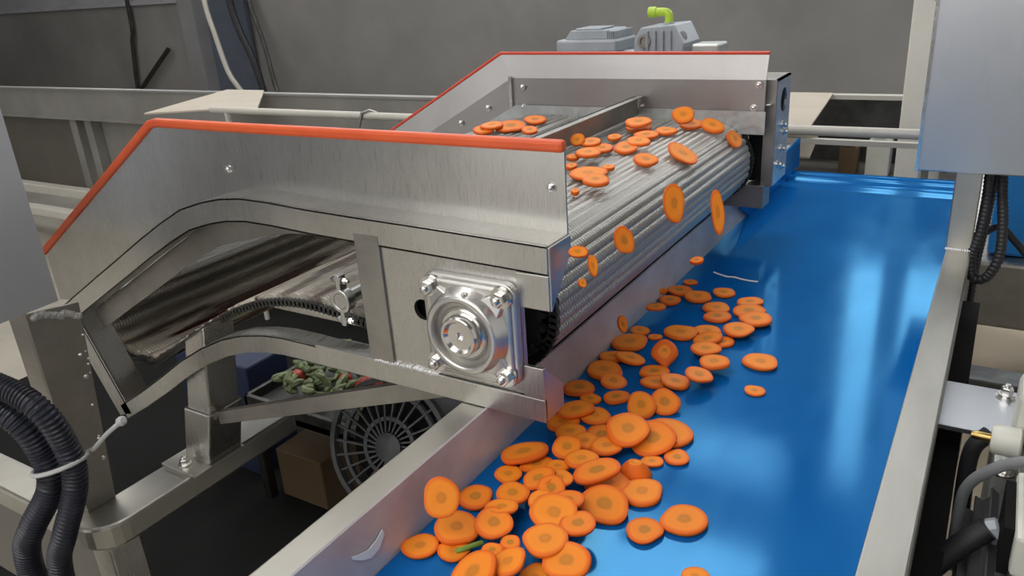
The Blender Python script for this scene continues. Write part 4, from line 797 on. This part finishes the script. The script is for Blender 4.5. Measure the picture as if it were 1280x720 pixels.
for k in range(26):
    a = 2 * PI * k / 26; d = u * math.cos(a) + w_ * math.sin(a); e = ax.cross(d)
    p0 = c + d * R_ * .2 + e * .004; p1 = c + d * R_ * .98
    cw.add([p + e * s * .0016 + ax * h_ for p in (p0, p1) for s, h_ in ((-1, 0), (1, 0), (1, .006), (-1, .006))], [(0, 1, 2, 3), (4, 7, 6, 5), (0, 4, 5, 1), (1, 5, 6, 2), (2, 6, 7, 3), (3, 7, 4, 0)])
cw.lathe(c, ax, [(R_ * .22, -.002), (R_ * .22, .010), (R_ * .15, .013)], 24)
cw.build('fan_cowl', steel('grey_cowl_paint', (.05, .053, .058), (.10, .105, .11), .4, .55, 20, metallic=.3), FM)
MB().lathe(c - ax * .03, ax, [(R_ * .80, 0), (R_ * .80, .004)], 32).build('fan_shroud', MT['black'], FM)
MB().box(-.86, -.76, .90, 1.02, -.75, -.33).build('motor_pedestal', MT['dark_steel'], FM)

tag(MB().box(-1.49, -1.33, 1.13, 1.26, -.742, -.60).build('cardboard_box', MT['carton'], bevel=.004), 'brown cardboard carton on the dark floor under the feeder', 'box')
ct = MB(); x0, x1, y0, y1, zt_ = -1.53, -1.10, 1.10, 1.46, -.36
ct.box(x0, x1, y0, y1, -.48, -.46)
for a in ((x0, x0 + .012, y0, y1), (x1 - .012, x1, y0, y1), (x0, x1, y0, y0 + .012), (x0, x1, y1 - .012, y1)): ct.box(*a, -.48, -.435)
for a in ((x0, y0), (x1 - .025, y0), (x0, y1 - .025), (x1 - .025, y1 - .025)): ct.box(a[0], a[0] + .025, a[1], a[1] + .025, -.75, -.48)
tag(ct.build('scrap_tray', MT['dark_steel'], bevel=.002), 'dark tray of vegetable trimmings standing below the feeder', 'tray')
sm = MB(); rs = random.Random(5)
for k in range(150):
    p = Vector((rs.uniform(x0 + .05, x1 - .05), rs.uniform(y0 + .05, y1 - .05), -.425 + rs.uniform(0, .03)))
    d = Vector((rs.uniform(-1, 1), rs.uniform(-1, 1), rs.uniform(-.3, .5))).normalized(); L_ = rs.uniform(.012, .03)
    e = d.orthogonal().normalized() * L_ * .5
    sm.tube([p - d * L_, p - d * L_ * .4 + e * .5, p + d * L_ * .3 + e * .6, p + d * L_], .008, 7, [.004, .009, .010, .004])
tag(sm.build('vegetable_trimmings', MT['scrap']), 'heap of pale green vegetable trimmings in the dark tray', 'vegetable scraps', kind='stuff')
for (px, py, pz, r, lb) in ((-1.215, 1.22, -.405, .032, 'largest red vegetable piece on the trimmings, rightmost of the three'), (-1.31, 1.24, -.41, .016, 'small red vegetable piece in the middle of the trimmings'), (-1.43, 1.19, -.41, .022, 'dim red vegetable piece at the left end of the trimmings')):
    tag(MB().lathe((px, py, pz), (.7, .3, .4), [(r * .2, -r), (r * .75, -r * .8), (r, -r * .1), (r * .9, r * .5), (r * .45, r * 1.0), (r * .15, r * 1.05)], 18).build('red_vegetable', MT['tomato']), lb, 'vegetable', 'red vegetable pieces on the trimmings')
tag(MB().prism([(-1.86, -.742), (-1.88, -.40), (-1.58, -.40), (-1.60, -.742)], 'y', 1.16, 1.30).build('plastic_crate', MT['navy'], bevel=.006), 'dark blue crate in the shadow under the feeder', 'crate')

# ------------------------------------------------------------------ background line
BG = thing('trough_conveyor', 'grey sheet sided trough conveyor crossing the background behind the feeder', 'conveyor', (-4, 2.6, -.75))
t = MB().box(-8.5, -.95, 2.40, 2.41, -.062, .088).box(-8.5, -.95, 2.39, 2.43, .083, .092).box(-8.5, -.95, 2.385, 2.43, -.072, -.058)
t.box(-8.5, -.95, 2.9, 2.91, -.062, -.02)
t.build('trough_side', MT['grey_plate'], BG)
MB().box(-8.5, -.95, 2.41, 2.9, -.07, -.06).build('trough_bottom', MT['dull'], BG)
MB().box(-8.5, -4.45, 2.56, 2.58, -.56, -.08).build('lower_panel', MT['brown_plate'], BG)
MB().prism([(-4.42, -.08), (-4.30, -.08), (-3.62, -.08), (-3.62, -.10), (-4.05, -.32), (-4.18, -.38)], 'y', 2.50, 2.51).build('gusset', MT['grey_plate'], BG)
for x in (-4.36, -4.22): MB().box(x - .03, x + .03, 2.44, 2.50, -.75, -.07).build('leg', MT['grey_plate'], BG, bevel=.004)
MB().box(-2.2, -2.14, 2.44, 2.50, -.75, -.07).build('leg', MT['grey_plate'], BG, bevel=.004)
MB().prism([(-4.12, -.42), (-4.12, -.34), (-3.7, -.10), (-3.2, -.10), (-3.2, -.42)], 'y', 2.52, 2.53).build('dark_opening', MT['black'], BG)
tag(MB().box(-7.0, -1.6, 2.27, 2.33, -.475, -.425).box(-5.5, -5.44, 2.27, 2.33, -.75, -.475).box(-1.75, -1.69, 2.27, 2.33, -.75, -.475).build('floor_rail', MT['pale_metal'], bevel=.006), 'pale horizontal rail low behind the orange trim, upper of two', 'rail')
tag(MB().box(-7.0, -1.6, 2.10, 2.16, -.53, -.485).box(-5.2, -5.14, 2.10, 2.16, -.75, -.53).box(-1.75, -1.69, 2.10, 2.16, -.75, -.53).build('floor_rail', MT['pale_metal'], bevel=.006), 'pale horizontal rail low behind the orange trim, lower of two', 'rail')
PI_ = MB().cyl((-.88, 2.2, .062), (-.115, 2.2, .062), .0135, 16)
for x in (-.86, -.13): PI_.cyl((x, 2.2, -.75), (x, 2.2, .052), .012, 12)
tag(PI_.build('long_pipe', MT['pale_metal']), 'pale round pipe running level between the feeder end and the right cabinet', 'pipe')
PI_ = MB().cyl((-2.534, 1.95, .103), (-1.20, 1.95, .103), .0125, 16)
for x in (-2.45, -1.25): PI_.cyl((x, 1.95, -.742), (x, 1.95, .095), .010, 12)
tag(PI_.build('long_pipe', MT['pale_metal']), 'pale round pipe lying level just above the orange trim at left', 'pipe')
tag(MB().tube([(-1.80, 1.93, .02), (-1.79, 1.93, .07), (-1.775, 1.935, .115), (-1.755, 1.95, .121), (-1.735, 1.965, .11)], .005, 8).build('wire_hook', MT['dull']), 'bent wire hook looped over the pale pipe behind the orange trim', 'hook')
tag(MB().prism([(-2.80, 1.85), (-3.02, 2.43), (-2.78, 2.43), (-2.33, 1.985), (-2.56, 1.985)], 'z', .093, .099).build('fibre_board', MT['board']), 'beige board lying across the trough behind the orange trim', 'board')
tag(MB().prism([(-.70, 2.26), (-.45, 2.26), (-.503, 2.875), (-.70, 2.875)], 'z', .0522, .0572).build('fibre_board', MT['board']), 'upper beige board beside the far end of the feeder', 'board')
tag(MB().prism([(-.68, 2.42), (-.475, 2.42), (-.52, 2.78), (-.68, 2.78)], 'z', -.066, -.060).build('fibre_board', MT['board']), 'lower beige board under the pipe beside the far end of the feeder', 'board')
RK = thing('rack_frame', 'low dark rack with pale rails between the blue belt and the back wall', 'rack', (-.3, 2.7, -.75))
MB().box(-.90, -.07, 2.86, 2.90, .038, .052).build('top_rail', MT['pale_metal'], RK)
MB().box(-.90, -.07, 2.29, 2.31, .006, .020).build('front_rail', MT['pale_metal'], RK)
MB().box(-.95, -.07, 2.95, 3.00, -.70, .030).build('rear_panel', MT['dark_steel'], RK)
MB().box(-.95, -.07, 2.68, 2.95, -.20, -.19).build('shelf', MT['brown_plate'], RK)
for x in (-.88, -.09):
    for y in (2.30, 2.89): MB().box(x - .015, x + .015, y - .015, y + .015, -.75, .04).build('post', MT['dull'], RK)
for x, y, s, mt, lb in ((-.33, 2.79, .035, 'paint_white', 'small pale package on the dark rack beside the white post'), (-.42, 2.78, .028, 'carton', 'small brown package on the dark rack, left of a pale one')):
    tag(MB().box(x - s, x + s, y - s, y + s, -.19, -.19 + s * 3.2).prism([(x - s, -.19 + s * 3.2), (x + s, -.19 + s * 3.2), (x, -.19 + s * 3.9)], 'y', y - s, y + s).build('package', MT[mt], bevel=.003), lb, 'package')
tag(MB().box(-.262, -.192, 2.60, 2.67, -.75, 3.2).build('support_post', plain('cream_post_paint', (.80, .77, .69), .45, 0, (.74, .71, .63), 6), bevel=.006), 'tall pale square post in front of the grey wall at right', 'post')
# steel column, cables and rods on the back wall
CO = thing('steel_column', 'blue grey steel column against the back wall at upper left', 'column', (-6.0, 4.85, -.75))
MB().box(-6.22, -5.70, 4.93, 4.96, -.75, 3.2).build('web', MT['column'], CO)
MB().box(-6.42, -6.22, 4.80, 4.96, -.75, 3.2).build('flange', MT['column_edge'], CO)
def cable(pts, r, mt, lb, nm='wall_cable', cat='cable'):
    tag(MB().tube(spline(pts, .05), r, 8).build(nm, MT[mt]), lb, cat)
cable([(-5.85, 4.6, 3.1), (-5.82, 4.6, 1.2), (-5.79, 4.6, .47), (-5.74, 4.6, .20), (-5.66, 4.6, -.11), (-5.56, 4.6, -.25), (-5.35, 4.5, -.36), (-5.2, 4.45, -.75)], .022, 'pale_metal', 'pale cable curving down beside the blue grey column')
cable([(-5.66, 4.75, 3.1), (-5.65, 4.75, 1.0), (-5.66, 4.75, .47), (-5.60, 4.75, .2), (-5.48, 4.75, -.10), (-5.36, 4.75, -.75)], .028, 'rubber', 'thick dark cable close to the right side of the column')
cable([(-5.60, 4.9, 3.1), (-5.60, 4.9, 1.0), (-5.60, 4.9, .46), (-5.45, 4.85, .10), (-5.28, 4.75, -.27), (-5.1, 4.7, -.75)], .018, 'dark_steel', 'thin dark cable slanting down the wall right of the column')
cable([(-7.35, 4.95, 2.4), (-7.35, 4.95, .47), (-7.42, 4.95, .1), (-7.50, 4.95, -.33), (-7.50, 4.95, -.75)], .020, 'dark_steel', 'thin dark vertical line hanging on the wall left of the column')
cable([(-7.52, 4.93, -.40), (-6.85, 4.93, .05)], .022, 'dark_steel', 'dark rod leaning diagonally on the wall left of the column', 'leaning_rod', 'rod')

# ------------------------------------------------------------------ water marks on the blue conveyor
def flat_strip(pts, w, z, th=.0008):
    mbs = MB(); L_ = [(p[0], p[1] + w) for p in pts]; M_ = [(p[0], p[1] - w) for p in pts]
    return mbs.band(L_, M_, 'z', z, z + th)
tag(flat_strip([(-.389, 1.250), (-.376, 1.243), (-.362, 1.238), (-.350, 1.240), (-.336, 1.235), (-.322, 1.233), (-.309, 1.234)], .0022, .0006).build('water_streak', MT['foam']), 'thin white crooked streak on the blue belt below the roller', 'streak')
def liner_x(z): return -.4320 - .0125 * (z / .055) + .0030
sm_ = MB(); pp = [(.386, .031, .0015), (.395, .026, .003), (.406, .022, .0042), (.418, .024, .0042), (.428, .030, .0025)]
n = len(pp); vs = []
for off in (0, .0012):
    for y, zc, hw in pp: vs += [(liner_x(zc - hw) + off, y, zc - hw), (liner_x(zc + hw) + off, y, zc + hw)]
fs = []
for i in range(n - 1):
    fs += [(2 * i, 2 * i + 2, 2 * i + 3, 2 * i + 1), (2 * n + 2 * i, 2 * n + 2 * i + 1, 2 * n + 2 * i + 3, 2 * n + 2 * i + 2), (2 * i, 2 * n + 2 * i, 2 * n + 2 * i + 2, 2 * i + 2), (2 * i + 1, 2 * i + 3, 2 * n + 2 * i + 3, 2 * n + 2 * i + 1)]
sm_.add(vs, fs); tag(sm_.build('foam_smear', MT['foam']), 'white foam smear on the left side wall near the bottom', 'smear')

# ------------------------------------------------------------------ carrot slices
def slice_mesh(seed, kind):
    r = random.Random(seed); n = 28; me = bpy.data.meshes.new('carrot_slice')
    ph = [r.uniform(0, 6.28) for _ in range(4)]; am = [.045, .03, .02, .012]
    sh = (r.uniform(-.10, .10), r.uniform(-.10, .10)); wp = r.uniform(-.10, .10)
    def rad(a):
        return 1 + sum(am[i] * math.sin((i + 2) * a + ph[i]) for i in range(4)) - .02
    # rings: (radius factor, height -1..1)
    if kind == 'c': rings = [(.34, 1.0), (.40, .92), (.62, .45), (.84, -.15), (.96, -.70), (.97, -.90), (.90, -1.0), (.5, -1.0)]
    elif kind == 'p': rings = [(.5, 1.0), (.80, .80), (.97, .35), (1.0, -.1), (.95, -.6), (.80, -.92), (.5, -1.0)]
    else: rings = [(.22, .86), (.36, .88), (.42, .97), (.70, 1.0), (.90, .98), (.97, .86), (1.0, .4), (1.0, -.4), (.97, -.86), (.90, -1.0), (.5, -1.0)]
    vs, uvs = [], []
    for rf, h in rings:
        for k in range(n):
            a = 2 * PI * k / n; q = rf * rad(a); x, y = q * math.cos(a), q * math.sin(a)
            if kind == 'p':
                nk = 1 - .62 * max(0, min(1, (x - .05) / .75)) ** 1.2; y *= nk; hh = h * (1 - .35 * max(0, x))
            else: hh = h
            lim = .97
            z_ = hh + wp * (x * x - y * y) * (1.5 if kind == 'd' else 0)
            vs.append((x + sh[0] * h * .5, y + sh[1] * h * .5, z_))
            e = rf if abs(h) < .9 or rf > .96 else rf
            if kind == 'c': e = max(.85, rf) if h < .95 else rf * .8
            if kind == 'p': e = .92
            if abs(h) <= .5: e = 1.05
            uvs.append((e * math.cos(a), e * math.sin(a)))
    fs = [(i * n + k, (i + 1) * n + k, (i + 1) * n + (k + 1) % n, i * n + (k + 1) % n) for i in range(len(rings) - 1) for k in range(n)]
    m_ = len(vs); vs.append((0, 0, rings[0][1])); uvs.append((0, 0) if kind == 'd' else (.5, 0)); vs.append((0, 0, -1)); uvs.append((0, 0))
    L0 = (len(rings) - 1) * n
    for k in range(n): fs += [(m_, k, (k + 1) % n), (m_ + 1, L0 + (k + 1) % n, L0 + k)]
    me.from_pydata(vs, [], fs); ul = me.uv_layers.new(name='disc')
    for lp in me.loops: ul.data[lp.index].uv = uvs[lp.vertex_index]
    for p in me.polygons: p.use_smooth = True
    me.materials.append(MT['carrot']); return me
variants = [slice_mesh(100 + i, 'd') for i in range(12)]
special = {'c': slice_mesh(7, 'c'), 'p': slice_mesh(8, 'p')}
proto = bpy.data.objects.new('carrot_slice', variants[0])
GN = {'b': 'carrot slices on the blue belt', 'm': 'carrot slices on the mesh belt', 'f': 'carrot slices falling from the feeder'}
rs = random.Random(21)
for i, (lb, kd, g, p, mj, nn, rr) in enumerate(SLICES):
    o = proto if i == 0 else proto.copy()
    o.data = special.get(kd) or variants[rs.randrange(12)]
    n_ = Vector(nn).normalized(); x_ = Vector(mj); x_ = (x_ - n_ * x_.dot(n_)).normalized(); y_ = n_.cross(x_)
    if kd == 'd' and rr[0] * .86 < rr[1]:                       # near-round slices: turn freely about their axis
        a = rs.uniform(0, 6.28) if abs(rr[0] - rr[1]) < rr[0] * .08 else rs.choice((0, PI)); x_, y_ = x_ * math.cos(a) + y_ * math.sin(a), y_ * math.cos(a) - x_ * math.sin(a)
    S = Matrix.Diagonal((rr[0], rr[1], rr[2] / 2, 1))
    Rm = Matrix((x_, y_, n_)).transposed().to_4x4()
    o.matrix_world = Matrix.Translation(Vector(p)) @ Rm @ S
    tag(o, lb, 'carrot slice', GN[g]); COL.objects.link(o)
tag(MB().tube(spline([(-.3775, .460, .0055), (-.373, .463, .007), (-.366, .472, .0075), (-.362, .480, .006)], .004), .0026, 8).build('carrot_top_scrap', MT['green']), 'green carrot top scrap at the rim of a dull slice near the left wall', 'scrap')

# ------------------------------------------------------------------ world, light, camera
w = bpy.data.worlds.new('hall_daylight'); scene.world = w; w.use_nodes = True
w.node_tree.nodes['Background'].inputs[0].default_value = (1.0, .975, .94, 1)
w.node_tree.nodes['Background'].inputs[1].default_value = WORLD
cam = bpy.data.cameras.new('camera'); co = bpy.data.objects.new('camera', cam); COL.objects.link(co); scene.camera = co
Rr = ((0.8529418890564825, 0.5179930911110732, -0.06460101743745746), (0.14116743978061747, -0.34803426750269256, -0.9267922650678792), (-0.5025553579841179, 0.7813803850910641, -0.36997676407633406))
right, down, fwd = (Vector(r) for r in Rr)
co.matrix_world = Matrix.Translation((0, 0, .5)) @ Matrix((right, -down, -fwd)).transposed().to_4x4()
cam.sensor_fit = 'HORIZONTAL'; cam.sensor_width = 36; cam.lens = 27.640; cam.clip_start = .01; cam.clip_end = 60
vs_ = scene.view_settings
vs_.view_transform = 'Standard'; vs_.look = 'None'; vs_.gamma = 1; vs_.use_curve_mapping = False; vs_.exposure = EXPOSURE
